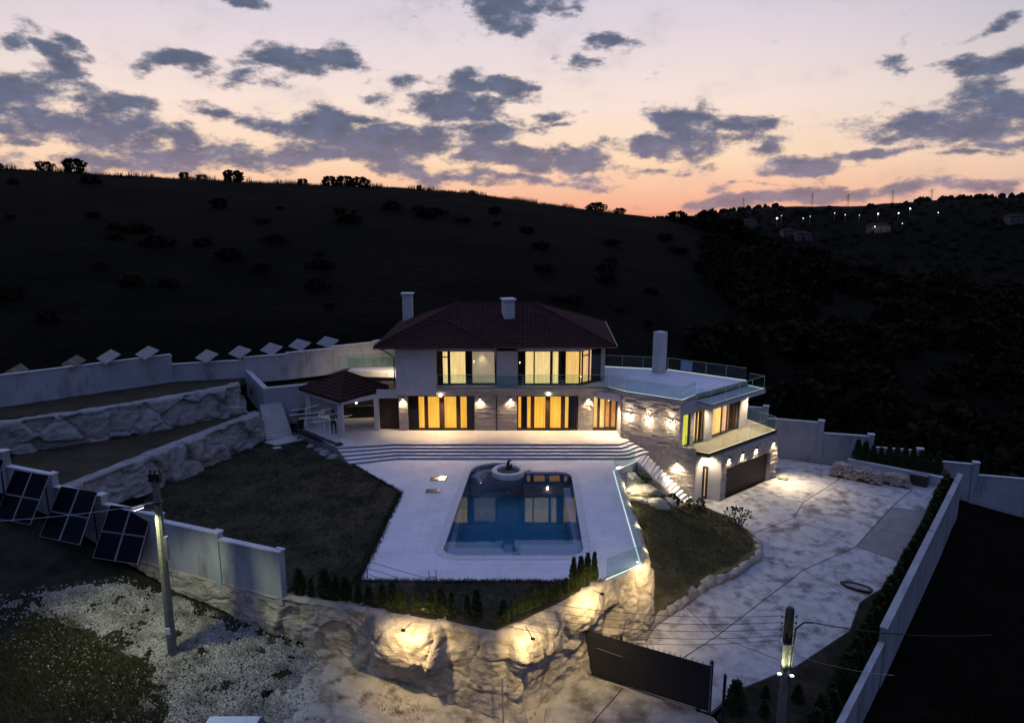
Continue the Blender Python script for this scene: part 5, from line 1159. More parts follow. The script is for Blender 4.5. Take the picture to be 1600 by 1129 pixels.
mb = MB(); mb.obox(LH + Vector((-.06, -.1, .01)), (.2, .42, .06), Matrix.Rotation(R(-32), 3, 'Z')); lh = mb.build('lamp_head', 'steel', lp)
mb = MB(); mb.obox(LH + Vector((-.06, -.1, -.035)), (.17, .36, .03), Matrix.Rotation(R(-32), 3, 'Z')); mb.build('lens', 'lamp_cool', lh)
mb = MB(); mb.obox((-13.75, 26.2, 3.3), (.12, .16, 1.0)); mb.build('cable_box', 'steel', lp)
mb = MB(); mb.obox((-13.93, 25.94, -.2), (.2, .02, .3)); mb.build('number_plate', 'white_metal', lp)
spot('street_light', LH + Vector((-.06, -.12, -.08)), LH + Vector((.25, 0.3, -6.5)), 950, 112, .5, (.93, 1.0, .60), .10)
RB, RT = Vector((10.75, 24.9, -4.7)), Vector((10.75, 24.95, 1.35))
rp = thing('utility_pole', (10.75, 24.9, -4.6), 'concrete power pole with lit middle section standing outside the driveway corner', 'utility pole')
mb = MB(); mb.tube([RB, RB.lerp(RT, .5), RT], [.2, .17, .15], 8); mb.build('shaft', 'pole', rp)
mb = MB(); mb.tube([RT + Vector((0, 0, -1.35)), RT + Vector((0, 0, .02)), RT + Vector((0, 0, .12))], [.19, .175, .1], 8); mb.build('head_sleeve', 'black', rp)
zL = RT.z - 2.75
for dx, dy in ((-.24, -.1), (.2, -.22)):
    mb = MB(); mb.obox((RT.x + dx, RT.y + dy, zL), (.16, .12, .08)); mb.bar((RT.x + dx * .5, RT.y + dy * .3, zL - .02), (RT.x + dx, RT.y + dy, zL - .02), .03); l = mb.build('lamp_head', 'steel', rp)
    mb = MB(); mb.obox((RT.x + dx, RT.y + dy, zL + .055), (.13, .1, .02)); mb.build('lens', 'lamp_cool', l)
    spot('pole_light', (RT.x + dx * 1.5, RT.y + dy * 1.5 - .12, zL + .1), (RT.x, RT.y, zL + 1.9), 230, 70, .8, (.93, 1.0, .62), .05)
mb = MB(); mb.obox((RT.x - .02, RT.y - .05, RT.z - 1.4), (.36, .36, .05)); mb.build('bracket', 'steel', rp)
mb = MB(); z = RT.z
for k in range(4):
    for sx in (-1, 1): mb.bar((RT.x, RT.y, z - .3 - k * .28), (RT.x + sx * .28, RT.y, z - .3 - k * .28), .02)
for k in range(4):
    for sx in (-1, 1): mb.lathe((RT.x + sx * .28, RT.y, z - .33 - k * .28), [(.025, 0), (.035, .05), (.02, .1)], 7)
mb.build('insulator', 'black', rp)
mb = MB(); mb.tube([(RT.x + .15, RT.y - .1, z - 3.2), (RT.x + .2, RT.y - .1, z - 1.6), (RT.x + .26, RT.y - .08, z - .75), (RT.x + .55, RT.y - .05, z - .52), (RT.x + .95, RT.y, z - .55)], .035, 7)
mb.tube([(RT.x - .05, RT.y - .19, z - 1.5), (RT.x - .12, RT.y - .21, z - 2.0), (RT.x - .1, RT.y - .21, z - 2.6)], .012, 5); mb.tube([(RT.x + .1, RT.y - .19, z - 1.7), (RT.x + .02, RT.y - .21, z - 1.9), (RT.x + .0, RT.y - .21, z - 2.5)], .012, 5)
mb.build('cable', 'rubber', rp)
def wire(a, b, sag, r, label, grp=None, m='rubber', n=28):
    a, b = Vector(a), Vector(b); mb = MB(); mb.tube([a.lerp(b, i / n) - Vector((0, 0, sag * 4 * (i / n) * (1 - i / n))) for i in range(n + 1)], r, 5)
    return tag(mb.build('power_line', m), label, 'wire', grp)
for k in range(5):
    nm = ['topmost', 'second', 'third', 'fourth', 'lowest'][k]
    wire((LT.x + (-.18, -.18, 0, .18, .18)[k], LT.y, LT.z + .25 - .16 * k), (RT.x - .28, RT.y, RT.z - .25 - .28 * min(k, 3) - (.2 if k == 4 else 0)), 1.9 + .12 * k, .010, f'{nm} of the thin wires sagging from the left pole to the right pole', 'wires between the two poles')
wire((RT.x + .95, RT.y, RT.z - .55), (19.5, 26.0, -.4), .25, .022, 'thick black cable leaving the right pole towards the outer wall')
wire((RT.x + .2, RT.y, RT.z - 1.9), (16.0, 26.5, -2.6), .15, .010, 'thin pale wire running down from the right pole into the dark', m='steel')
wire((LT.x - .2, LT.y, LT.z - 1.1), (-27, 24, 5.6), .5, .010, 'thin pale wire crossing the solar panels to the left pole', m='steel')

# ------------------------------------------------------------------ solar arrays
def array(c, label, grp, corners=None, back=False, dark=False):
    """corners: BL, BR, TR, TL"""
    bl, br, tr_, tl = map(Vector, corners); t = thing('solar_array', tuple((bl + br) / 2), label, 'solar panel', grp)
    nrm = (br - bl).cross(tl - bl).normalized(); nrm = nrm if nrm.z > 0 else -nrm
    f = lambda u, v: bl.lerp(br, u).lerp(tl.lerp(tr_, u), v)
    for i in range(2):
        for j in range(2):
            u0, u1, v0, v1 = i / 2 + .008, (i + 1) / 2 - .008, j / 2 + .006, (j + 1) / 2 - .006
            m = MB(); q = [f(u0, v0), f(u1, v0), f(u1, v1), f(u0, v1)]; m.add([p for p in q] + [p + nrm * .035 for p in q], [(3, 2, 1, 0), (4, 5, 6, 7), (0, 1, 5, 4), (1, 2, 6, 5), (2, 3, 7, 6), (3, 0, 4, 7)]); pnl = m.build('panel', 'pv_frame', t)
            e = .011; q = [f(u0 + e, v0 + e * .6), f(u1 - e, v0 + e * .6), f(u1 - e, v1 - e * .6), f(u0 + e, v1 - e * .6)]
            m = MB(); m.add([p + nrm * .037 for p in q], [(0, 1, 2, 3)]); m.build('cells', 'pv_back_and_sheen' if back and not dark else 'pv', pnl)  # rear cells painted pale in place of the sky they reflect
            m = MB(); m.add([p - nrm * .002 for p in q], [(3, 2, 1, 0)]); m.build('back_sheet', 'pv_back_and_sheen', pnl)
    for u in (.2, .8):
        m = MB(); a, b = f(u, .02) - nrm * .05, f(u, .98) - nrm * .05; m.bar(a, b, .05, .05); g = Vector((b.x, b.y, tz(b.x, b.y))) if not back else Vector((b.x + .1, b.y + .3, b.z - 2.2)); m.bar(b, g, .05); 
        m.build('leg', 'black', t)
    return t
for lab, cs in SOLAR: array(None, lab, 'dark solar arrays outside the boundary wall', cs)
for i, (lab, cs) in enumerate(SOLARB): array(None, lab, 'solar arrays seen over the rear boundary wall', cs, back=True, dark=i < 2)
# ------------------------------------------------------------------ plants
def spray_mesh(name, n, prof, rnd, leaf=(.05, .16), up=.9, col='leaf', trunk=None):
    """crown of many small leaf-sized faces; prof(t) gives the radius at height t"""
    mb = MB()
    for i in range(n):
        t = rnd.random() ** .9; a = rnd.random() * 2 * math.pi; r = prof(t, a) * (rnd.random() ** .35)
        p = Vector((math.cos(a) * r, math.sin(a) * r, t)); d = Vector((math.cos(a), math.sin(a), up)).normalized()
        d = (d + Vector((rnd.gauss(0, .3), rnd.gauss(0, .3), rnd.gauss(0, .25)))).normalized(); s = d.cross(Vector((rnd.gauss(0, 1), rnd.gauss(0, 1), rnd.gauss(0, .4)))).normalized()
        w, l = leaf[0] * rnd.uniform(.6, 1.3), leaf[1] * rnd.uniform(.6, 1.3)
        mb.add([p - s * w * .5, p + s * w * .5, p + d * l * .6 + s * w * .6, p + d * l, p + d * l * .6 - s * w * .6], [(0, 1, 2, 3, 4)])
    me = bpy.data.meshes.new(name); me.from_pydata(mb.v, [], mb.f); me.materials.append(MT[col]); return me
rn = random.Random(21)
THU = []
for k in range(4):
    ph = rn.random() * 6
    THU.append(spray_mesh('crown', 900, lambda t, a: (.30 * (1 - t) ** .8 * (1 + .18 * math.sin(3 * a + ph + t * 5)) + .02) * min(1, (t + .05) * 6), rn, (.045, .13), 1.3))
trunk = MB(); trunk.tube([(0, 0, -.1), (0, 0, .8)], [.03, .01], 6)
tm = bpy.data.meshes.new('trunk'); tm.from_pydata(trunk.v, [], trunk.f); tm.materials.append(MT['bark'])
def thuja(x, y, z, h, w, label, group, k=[0]):
    k[0] += 1
    t = thing('thuja', (x, y, z), label, 'shrub', group); t.rotation_euler = (0, 0, rn.random() * 6)
    t.scale = (h * w, h * w, h)
    for nm, me in (('crown', THU[k[0] % 4]), ('trunk', tm)):
        o = bpy.data.objects.new(nm, me); C.objects.link(o); o.parent = t
    return t
# row along the left part of the front wall, then the right part
for i in range(16):
    f = i / 15.4; x, y = lerp((-9.3, 28.55), (-1.2, 26.45), f); x += rn.uniform(-.1, .1)
    thuja(x, y, -.05, rn.uniform(.8, 1.3), rn.uniform(.62, .95), f'{ORD[i]} dark thuja from the white wall end, in the row above the left rock wall', 'thujas along the left front edge')
for i in range(13):
    f = i / 12; x, y = lerp((-.35, 26.4), (3.75, 29.75), f)
    thuja(x, y, -.05, rn.uniform(.65, .9) + (.6 if i > 8 else 0), rn.uniform(.75, 1.0) * (.62 if i > 8 else 1), f'{ORD[i]} thuja from the wall corner, in the row climbing towards the glass panel', 'thujas along the right front edge')
for i in range(11):
    f = i / 10; x, y = lerp((26.75, 52.4), (31.3, 49.6), f)
    thuja(x, y, -2.36, rn.uniform(1.2, 1.6), .8, f'{ORD[i]} young thuja from the left, behind the low white wall', 'young thujas above the low wall')
for i in range(36):
    f = i / 35; x, y = lerp((31.0, 46.7), (12.7, 24.6), f); x += -.6 + rn.uniform(-.15, .15); y += .1
    thuja(x, y, drv(x, y) - .05, rn.uniform(1.0, 1.55), rn.uniform(.9, 1.25), f'{ORD[i]} tree from the far end of the dark hedge beside the outer wall', 'thuja hedge along the outer wall')
for i, (x, y, h) in enumerate(((9.35, 26.2, 1.4), (10.5, 26.0, .7), (12.2, 26.8, .8), (10.9, 27.0, .6))):
    thuja(x, y, drv(x, y) - .05, h, 1.1, ['pointed dark thuja right behind the gate post', 'dark thuja just left of the right utility pole', 'dark thuja behind and right of the utility pole', 'short dark thuja between gate post and utility pole'][i], 'thujas by the gate post')
# small broad-leaved shrubs
def shrub(x, y, z, h, r, n, label, name='shrub', mt='leaf', leaf=(.09, .15), seed=1):
    rd = random.Random(seed); t = thing(name, (x, y, z), label, 'shrub')
    ph = rd.random() * 6
    me = spray_mesh('leaves', n, lambda tt, a: r / h * (math.sin(math.pi * min(1, tt * .85 + .12)) ** .7) * (1 + .45 * math.sin(2 * a + ph + tt * 6)), rd, (leaf[0] / h, leaf[1] / h), .4, mt)
    o = bpy.data.objects.new('leaves', me); C.objects.link(o); o.parent = t
    mb = MB()
    for k in range(4): a = k * 1.6 + ph; mb.tube([(0, 0, -.1), (math.cos(a) * r / h * .3, math.sin(a) * r / h * .3, .4), (math.cos(a) * r / h * .6, math.sin(a) * r / h * .6, .8)], [.03, .02, .008], 5)
    me = bpy.data.meshes.new('stem'); me.from_pydata(mb.v, [], mb.f); me.materials.append(MT['bark']); o = bpy.data.objects.new('stem', me); C.objects.link(o); o.parent = t
    t.scale = (h, h, h); return t
shrub(10.35, 43.1, -2.2, .85, .42, 230, 'dark rose bush at the foot of the stone stair', seed=2)
shrub(11.75, 44.0, -2.8, .75, .24, 80, 'thin upright shrub by the lowest stair step', seed=3)
shrub(12.35, 43.7, -2.85, .95, .36, 140, 'small dark shrub standing at the garden border below the side door', seed=4)
shrub(14.15, 41.6, -2.85, 1.25, .75, 190, 'sparse leafy shrub leaning over the border onto the driveway', seed=5)
shrub(8.55, 43.55, -.75, .5, .36, 220, 'little round green bush on the lit garden rock', seed=6)
# scrub on the hill
rn = random.Random(5)
SCR = []
for k in range(6):
    ph, q = rn.random() * 6, rn.uniform(.5, .8)
    SCR.append(spray_mesh('crown', 420, lambda t, a: q * (math.sin(math.pi * min(1, t * .8 + .16)) ** .6) * (1 + .35 * math.sin(2 * a + ph + 4 * t) + .2 * math.sin(5 * a + ph * 2)), rn, (.13, .19), .3, 'leaf_hill'))
tb = MB(); tb.tube([(0, 0, -.25), (.02, 0, .3), (0, .03, .75)], [.045, .035, .012], 6); tb.tube([(.02, 0, .25), (.2, .1, .62)], [.025, .008], 5); tb.tube([(.02, 0, .2), (-.22, -.05, .6)], [.025, .008], 5)
tbm = bpy.data.meshes.new('trunk'); tbm.from_pydata(tb.v, [], tb.f); tbm.materials.append(MT['bark'])
def scrub(name, x, y, h, w, label, cat, group):
    t = thing(name, (x, y, tz(x, y) - .1 * h), label, cat, group); t.rotation_euler = (0, 0, rn.random() * 6); t.scale = (h * w, h * w, h)
    for nm, me in (('crown', SCR[rn.randrange(6)]), ('trunk', tbm)):
        o = bpy.data.objects.new(nm, me); C.objects.link(o); o.parent = t
    return t
def on_ridge(u, Rr):
    az = math.atan(u); return Rr * math.sin(az), Rr * math.cos(az)
SKYB = [(-.596, 7.5, .9, 'tallest round bush on the left part of the skyline'), (-.636, 5.0, 1.0, 'ragged bush just left of the tall round skyline bush'), (-.447, 4.0, 1.0, 'low bush on the skyline left of the broad black one'), (-.423, 3.2, 1.3, 'small bush close beside the low skyline bush'),
        (-.380, 6.5, 1.35, 'broad black bush on the skyline above the rear panels'), (-.286, 3.6, 1.2, 'low bush left of the skyline thicket'), (-.249, 6.0, 1.2, 'left bush of the thicket on the skyline'), (-.229, 6.4, 1.2, 'middle bush of the thicket on the skyline'), (-.208, 6.0, 1.3, 'right bush of the thicket on the skyline'),
        (-.127, 2.8, .9, 'tiny lone bush on the falling skyline'), (-.055, 2.6, 1.1, 'small spiky bush on the skyline above the chimney'), (.116, 6.8, 1.15, 'dark crowned tree on the skyline where the hill drops into the sunset'), (.148, 4.4, 1.1, 'smaller bush right of the dark crowned skyline tree'), (.228, 7.0, 1.4, 'leafy tree at the lowest dip of the skyline'), (.243, 5.6, 1.2, 'second leafy tree at the dip of the skyline'), (-.70, 3, 1.0, 'leftmost small bush on the skyline')]
for u, h, w, lb in SKYB:
    az = math.degrees(math.atan(u)); Rr = float(np.interp(az, [-90, -35, 0, 8, 16, 36, 90], [190, 190, 215, 235, 220, 180, 170]))
    x, y = on_ridge(u, Rr); scrub('skyline_bush', x, y, h * .42, w * 1.1, lb, 'bush', 'bushes on the skyline')
n = 0
while n < 55:
    u = rn.uniform(-.75, .24); r = 72 + 96 * rn.random() ** .8; x, y = on_ridge(u, r)
    if y < 60: continue
    if mn.noise(Vector((x * .03, y * .03, 9))) < -.12: continue
    scrub('hill_bush', x, y, rn.uniform(.45, 1.25) * (.6 + r / 220), rn.uniform(1.2, 2.2), 'dark thorny bush scattered on the unlit grassy hillside behind the villa', 'bush', 'bushes on the dark hillside'); n += 1
n = 0
while n < 130:
    u = rn.uniform(.27, .80); r = 66 + 230 * rn.random() ** 1.1; x, y = on_ridge(u, r)
    if r < 95 and u < .5 and y < 62: continue
    scrub('valley_tree', x, y, rn.uniform(2.5, 5.5) * (.75 + r / 500), rn.uniform(.9, 1.3), 'dark tree in the unlit wooded valley right of the villa', 'tree', 'trees in the dark valley'); n += 1
# the far wood along the opposite ridge reads as one mass
wood = MB()
for i in range(620):
    az = rn.uniform(11, 38); r = rn.uniform(480, 840)
    if i % 6 == 0: az = rn.uniform(28.5, 38); r = rn.uniform(885, 905)
    if i % 12 == 1: az = rn.uniform(11, 20); r = rn.uniform(890, 905)
    x, y = r * math.sin(R(az)), r * math.cos(R(az)); h = rn.uniform(2.5, 6) * (1 if az > 15 else .6); z = tz(x, y) - 1
    a0 = rn.random() * 6; rad = h * rn.uniform(.45, .7); o = len(wood.v)
    for t, q in ((0, .55), (.35, 1.0), (.75, .8), (1, .25)):
        wood.v += [(x + math.cos(a0 + k * 1.047) * rad * q * rn.uniform(.75, 1.2), y + math.sin(a0 + k * 1.047) * rad * q * rn.uniform(.75, 1.2), z + h * t * rn.uniform(.85, 1.1)) for k in range(6)]
    for j in range(3): wood.f += [(o + j * 6 + k, o + j * 6 + (k + 1) % 6, o + (j + 1) * 6 + (k + 1) % 6, o + (j + 1) * 6 + k) for k in range(6)]
    wood.f.append(tuple(o + 18 + k for k in range(6)))
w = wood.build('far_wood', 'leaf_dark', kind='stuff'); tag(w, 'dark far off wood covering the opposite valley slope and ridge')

# ------------------------------------------------------------------ village in the valley
VL = [(0.3656,-0.0052,1.5,'brightest lamp, at the left of the far village'),(0.3716,-0.0017,.5,'faint lamp above the brightest village lamp'),(0.3656,-.0345,.5,'lone low lamp beneath the far village'),(0.4019,-0.0052,.7,'small lamp of the village, left end of the middle string'),(0.4113,-0.0026,.55,'dim lamp of the village, in the middle string'),(0.4594,-.0005,.7,'village lamp above the middle string'),(0.4447,.0017,.6,'village lamp at the left foot of the ridge field'),(0.479,-.001,.5,'tiny lamp between the middle string and the bright pair'),(0.5046,.0009,1.2,'bright white lamp below the far ridge field'),(0.5327,.0017,1.1,'bright lamp right of the village centre'),(0.5479,.0078,1.3,'highest bright lamp of the far village'),(0.5873,.0026,.7,'rightmost lone lamp of the far village'),(0.5395,-.0121,.6,'small lamp above the lit far house'),(0.5019,-.0165,.8,'lamp beside the lit far house')]
def find_on(u, w, h):
    for Y in np.arange(380, 930, 3.0):
        if tz(u * Y, Y) + h >= 16.3 + w * Y: return u * Y, float(Y)
    return u * 700, 700.0
for u, w, s, lb in VL:
    x, y = find_on(u, w, 7); z = 16.3 + w * y; gz = tz(x, y); z = max(z, gz + 3)
    t = thing('village_lamp', (x, y, gz), lb, 'street lamp', 'lit lamps of the far village')
    mb = MB(); mb.tube([(x, y, gz - .5), (x, y, z)], .12, 5); mb.build('post', 'steel', t)
    bm_ = MB(); bm_.lathe((x, y, z - .5 * s), [(.2 * s, 0), (.45 * s, .3 * s), (.45 * s, .7 * s), (.2 * s, 1.0 * s)], 8); bm_.build('lamp_head', 'village_lamp', t)
    if s > 1: point('village_light', (x, y - 1.5, z), 300 * s, (1, .95, .85), .5)
for u, w, wd, lb in ((.5107, -.0185, 16, 'pale boxy house lit from the front in the far village'), (.405, -.030, 13, 'dim low house at the left of the far village'), (.385, -.026, 10, 'small dim house next to the low house of the village'), (.33, -.012, 12, 'faint house on the near edge of the village'), (.31, -.014, 9, 'tiny faint house left of all the village houses'), (.70, -.006, 14, 'dim house at the far right of the valley')):
    x, y = find_on(u, w, 4); gz = tz(x, y)
    t = thing('village_house', (x, y, gz), lb, 'house', 'houses of the far village')
    mb = MB(); mb.box(x - wd / 2, x + wd / 2, y, y + 9, gz - 3, gz + 5.5); wl_ = mb.build('wall', 'house_far', t)
    mb = MB(); mb.prism([(x - wd / 2 - .5, y - .5), (x + wd / 2 + .5, y - .5), (x + wd / 2 + .5, y + 9.5), (x - wd / 2 - .5, y + 9.5)], gz + 5.502, gz + 5.7); v0 = len(mb.v)
    mb.add([(x - wd / 2 - .5, y - .5, gz + 5.702), (x + wd / 2 + .5, y - .5, gz + 5.702), (x + wd / 2 + .5, y + 9.5, gz + 5.702), (x - wd / 2 - .5, y + 9.5, gz + 5.702), (x - wd / 4, y + 4.5, gz + 8), (x + wd / 4, y + 4.5, gz + 8)], [(0, 1, 5, 4), (1, 2, 5), (2, 3, 4, 5), (3, 0, 4)]); mb.build('roof', 'tile', t)
    for k in range(3): mb = MB(); xx = x - wd / 2 + wd * (k + .5) / 3; mb.box(xx - .8, xx + .8, y - .06, y - .01, gz + 1.5, gz + 3.2); mb.build('window', 'shadow_room', t)
    if wd == 16: point('house_light', (x - 5, y - 5, gz + 5), 260, (1, .93, .8), .5); point('house_light', (x + 4, y - 5, gz + 5), 180, (1, .93, .8), .5)
for i, (u, h) in enumerate(((.318, 14), (.412, 15), (.461, 14), (.522, 14), (.575, 12))):
    az = math.atan(u); x, y = 905 * math.sin(az), 905 * math.cos(az); gz = tz(x, y)
    t = thing('power_mast', (x, y, gz), f'{ORD[i]} thin lattice mast from the left on the far ridge', 'mast', 'masts on the far ridge')
    mb = MB(); 
    for sx, sy in ((-1, -1), (1, -1), (1, 1), (-1, 1)): mb.bar((x + sx * 1.6, y + sy * 1.6, gz - 1), (x + sx * .25, y + sy * .25, gz + h), .1)
    for k in range(6): q = 1.6 - 1.35 * k / 6; zz = gz + h * k / 6; mb.bar((x - q, y - q, zz), (x + q * .85, y - q, zz + h / 6), .1); mb.bar((x + q, y - q, zz), (x - q * .85, y - q, zz + h / 6), .2)
    mb.build('lattice', 'black', t)
    mb = MB(); mb.bar((x - 3.5, y, gz + h * .8), (x + 3.5, y, gz + h * .8), .2); mb.bar((x - 2.5, y, gz + h * .93), (x + 2.5, y, gz + h * .93), .18); mb.build('cross_arm', 'black', t)

# ------------------------------------------------------------------ things lying on the drive
def woodpile(c, L, W, H, an_, label, seed, n):
    rd = random.Random(seed); t = thing('wood_pile', (c[0], c[1], c[2]), label, 'wood pile', 'stone and wood piles at the end of the drive'); t.rotation_euler = (0, 0, an_)
    mb = MB(); mb.obox((0, 0, .06), (L, W, .1)); me = mb.build('pallet', 'bark'); me.parent = t
    mb = MB()
    for i in range(n):
        z = rd.random(); x = rd.uniform(-.5, .5) * L * (1 - .25 * z); y = rd.uniform(-.5, .5) * W * (1 - .3 * z)
        mb.obox((x, y, .12 + z * H * (1 - (2 * abs(x) / L) ** 3 * .5)), (rd.uniform(.2, .4), rd.uniform(.12, .22), rd.uniform(.08, .15)), Matrix.Rotation(rd.gauss(0, .5), 3, 'Z') @ Matrix.Rotation(rd.gauss(0, .25), 3, 'X'))
    o = mb.build('log_heap', 'firewood'); o.parent = t; o['kind'] = 'stuff'; return t
woodpile((24.8, 50.6, -2.95), 1.5, 1.1, .85, -.5, 'squarish stone pallet left of the two long heaps, before the low white wall', 1, 260)
woodpile((26.2, 49.6, -2.95), 2.1, 1.1, .75, -.62, 'long pale heap in the middle, before the low white wall', 2, 340)
woodpile((27.9, 48.9, -2.95), 1.9, .9, .65, -.66, 'long pale heap at the right end, before the low white wall', 3, 280)
cr = thing('wooden_crate', (29.6, 48.85, -2.95), 'small dark slatted crate standing against the low white wall', 'crate'); cr.rotation_euler = (0, 0, -.66)
for k in range(4):
    for sy in (-1, 1):
        mb = MB(); mb.obox((0, sy * .35, .1 + k * .19), (1.1, .03, .16)); o = mb.build('slat', 'bark'); o.parent = cr
    for sx in (-1, 1):
        mb = MB(); mb.obox((sx * .56, 0, .1 + k * .19), (.03, .72, .16)); o = mb.build('slat', 'bark'); o.parent = cr
mb = MB(); mb.obox((0, 0, .82), (1.15, .76, .03)); o = mb.build('lid', 'concrete_grey'); o.parent = cr
bd = thing('boat_shaped_trough', (18.7, 35.3, -3.56), 'low boat shaped mortar trough lying on the driveway slab', 'trough'); bd.rotation_euler = (0, 0, R(-35))
ol = [(-.85, -.05), (-.5, -.33), (.1, -.42), (.7, -.3), (.85, .0), (.6, .3), (.0, .38), (-.5, .25)]
il = [(x * .86, y * .8) for x, y in ol]
mb = MB(); nn = len(ol); mb.v = [(x * .9, y * .85, 0) for x, y in ol] + [(x, y, .16) for x, y in ol] + [(x, y, .16) for x, y in il] + [(x * .9, y * .9, .09) for x, y in il]
for i in range(nn):
    j = (i + 1) % nn; mb.f += [(i, j, nn + j, nn + i), (nn + i, nn + j, 2 * nn + j, 2 * nn + i), (2 * nn + i, 2 * nn + j, 3 * nn + j, 3 * nn + i)]
mb.f += [tuple(range(nn - 1, -1, -1)), tuple(3 * nn + i for i in range(nn))]; o = mb.build('shell', 'garage'); o.parent = bd
mb = MB(); mb.v = [(x * .9, y * .9, .10) for x, y in il]; mb.f = [tuple(range(nn))]; o = mb.build('mortar_crust', 'concrete_grey'); o.parent = bd
# small things on the deck edge
for i, x in enumerate((-6.75, -3.62)):
    t = thing('deck_handrail', (x, 29.75, 0), 'small dark metal ladder handle standing at the deck front edge' if i else 'small dark metal post pair at the left front corner of the deck', 'handrail')
    for dx in (-.16, .16): mb = MB(); mb.tube([(x + dx, 29.74, -.05), (x + dx, 29.74, .45 if i else .6)], .018, 6); mb.build('upright', 'black', t)
    mb = MB(); mb.tube([(x - .2, 29.74, .12), (x + .2, 29.74, .12)], .018, 6); mb.build('crossbar', 'black', t)
# floods set into the crest of the rock wall
def flood(p, tgt, watts, label, ang=140, col=(1.0, .80, .46)):
    t = thing('flood_light', p, label, 'flood light', 'flood lights on the rock wall'); p = Vector(p); d = (Vector(tgt) - p).normalized()
    q = d.to_track_quat('-Z', 'Y').to_matrix()
    mb = MB(); mb.obox(p, (.16, .1, .05), q); mb.build('housing', 'black', t)
    mb = MB(); mb.obox(p + d * .03, (.13, .08, .012), q); mb.build('lens', 'lamp', t)
    mb = MB(); mb.bar(p, (p.x - (.25 if p.x > 0 else -.1), p.y + 1.5, -.02), .02); mb.build('bracket', 'black', t)
    spot('flood_lamp', p + d * .06, tgt, watts, ang, .9, (1.0, .73, .36), .08)
FLOODS = [((-4.2, 24.75, .6), (-3.7, 26.6, -1.8), 640, 'flood light over the brow left of the rock wall corner'),
          ((.8, 24.5, .4), (1.1, 26.6, -1.7), 600, 'flood light just right of the rock wall corner'),
          ((3.8, 27.35, .65), (3.6, 29.0, -1.6), 620, 'flood light high on the rock above the gate'),
          ((6.95, 30.0, .4), (6.3, 31.3, -1.4), 480, 'flood light at the rock end beneath the glass corner')]
for p, t_, w_, lb in FLOODS: flood(p, t_, w_, lb)
spot('led_spill', (6.1, 31.0, .12), (5.2, 30.3, -.1), 15, 140, 1, (.9, 1, .8))
mb = MB(); mb.tube([(-.35, 25.1, -3.9), (-.4, 25.35, -1.9)], .035, 7); tag(mb.build('drain_pipe', 'steel'), 'thin grey drain pipe standing against the rock wall corner', 'pipe')

# ------------------------------------------------------------------ gravel and rough grass
GRAV = [(-21,27.5),(-18.9,29.5),(-17.6,30.0),(-16.0,29.9),(-13.4,28.9),(-11.7,28.2),(-9.0,27.7),(-8.3,26.6),(-8.8,25.0),(-8.7,23.6),(-8.9,22),(-13,21.8),(-13.2,22.8),(-13.7,24.8),(-16.5,26.7),(-19,27.0)]
rn = random.Random(31); st_ = []; 
tet = [(-.5, -.5, 0), (.5, -.45, 0), (.45, .5, 0), (-.5, .45, 0), (-.3, -.28, .6), (.3, -.25, .62), (.22, .3, .55), (-.28, .25, .5)]
tf = [(0, 1, 5, 4), (1, 2, 6, 5), (2, 3, 7, 6), (3, 0, 4, 7), (4, 5, 6, 7)]
mb = MB(); n = 0
while n < 30000:
    x, y = rn.uniform(-22, -7.8), rn.uniform(21.3, 30.5)
    e = 0.7 * mn.fractal(Vector((x * .9, y * .9, 2)), .8, 2, 4)
    if not inpoly(x + e, y + e, GRAV) and rn.random() > .05: continue
    if not inpoly(x, y, [(-22.5,27),(-18,30.6),(-13.2,29.2),(-8.2,27.7),(-7.6,26.5),(-8.1,21),(-14.5,21)]): continue
    if mn.fractal(Vector((x * .9, y * .9, 5)), .8, 2, 4) > rn.uniform(.32, .68): continue
    s = rn.uniform(.03, .085); c, q = math.cos(n), math.sin(n); z = tz(x, y) + .055 + rn.random() * .03; o = len(mb.v)
    k1, k2 = s * rn.uniform(.7, 1.3), s * rn.uniform(.7, 1.3); tl = rn.gauss(0, .35)
    for a, b, h in tet: mb.v.append((x + (a * k1) * c - (b * k2) * q, y + (a * k1) * q + (b * k2) * c, z + h * s + a * k1 * tl))
    mb.f += [tuple(o + i for i in f) for f in tf]; n += 1
g = mb.build('gravel', 'pebble', kind='stuff'); tag(g, 'spread of white gravel round the lamp pole')
def blades(name, poly, n, h, m, label, zf, seed, dens=None):
    rd = random.Random(seed); mb = MB(); xs = [p[0] for p in poly]; ys = [p[1] for p in poly]; k = 0
    while k < n:
        x, y = rd.uniform(min(xs), max(xs)), rd.uniform(min(ys), max(ys))
        if not inpoly(x, y, poly): continue
        if dens and rd.random() > dens(x, y): continue
        z = zf(x, y)
        for b in range(4):
            a = rd.random() * 6.28; hh = h * rd.uniform(.5, 1.3); bx, by = x + rd.gauss(0, .05), y + rd.gauss(0, .05); w = .012
            mb.add([(bx - w * math.sin(a), by + w * math.cos(a), z), (bx + w * math.sin(a), by - w * math.cos(a), z), (bx + math.cos(a) * hh * .6, by + math.sin(a) * hh * .6, z + hh)], [(0, 1, 2)])
        k += 1
    o = mb.build(name, m, kind='stuff'); tag(o, label); return o
blades('rough_grass', [(-21,21),(-20,27.3),(-18.8,27.2),(-16.5,26.0),(-14.4,25.3),(-13,24),(-12.9,22.4),(-11.4,21.4),(-11.6,20.0)], 14000, .16, 'grass', 'rough grass at the bottom left, lit by the pole lamp', lambda x, y: tz(x, y) + .04, 4)
blades('weeds', GRAV, 500, .14, 'grass', 'weeds poking through the white gravel', lambda x, y: tz(x, y) + .05, 5, lambda x, y: 1.0 if mn.noise(Vector((x * .9, y * .9, 5))) > .3 else .04)
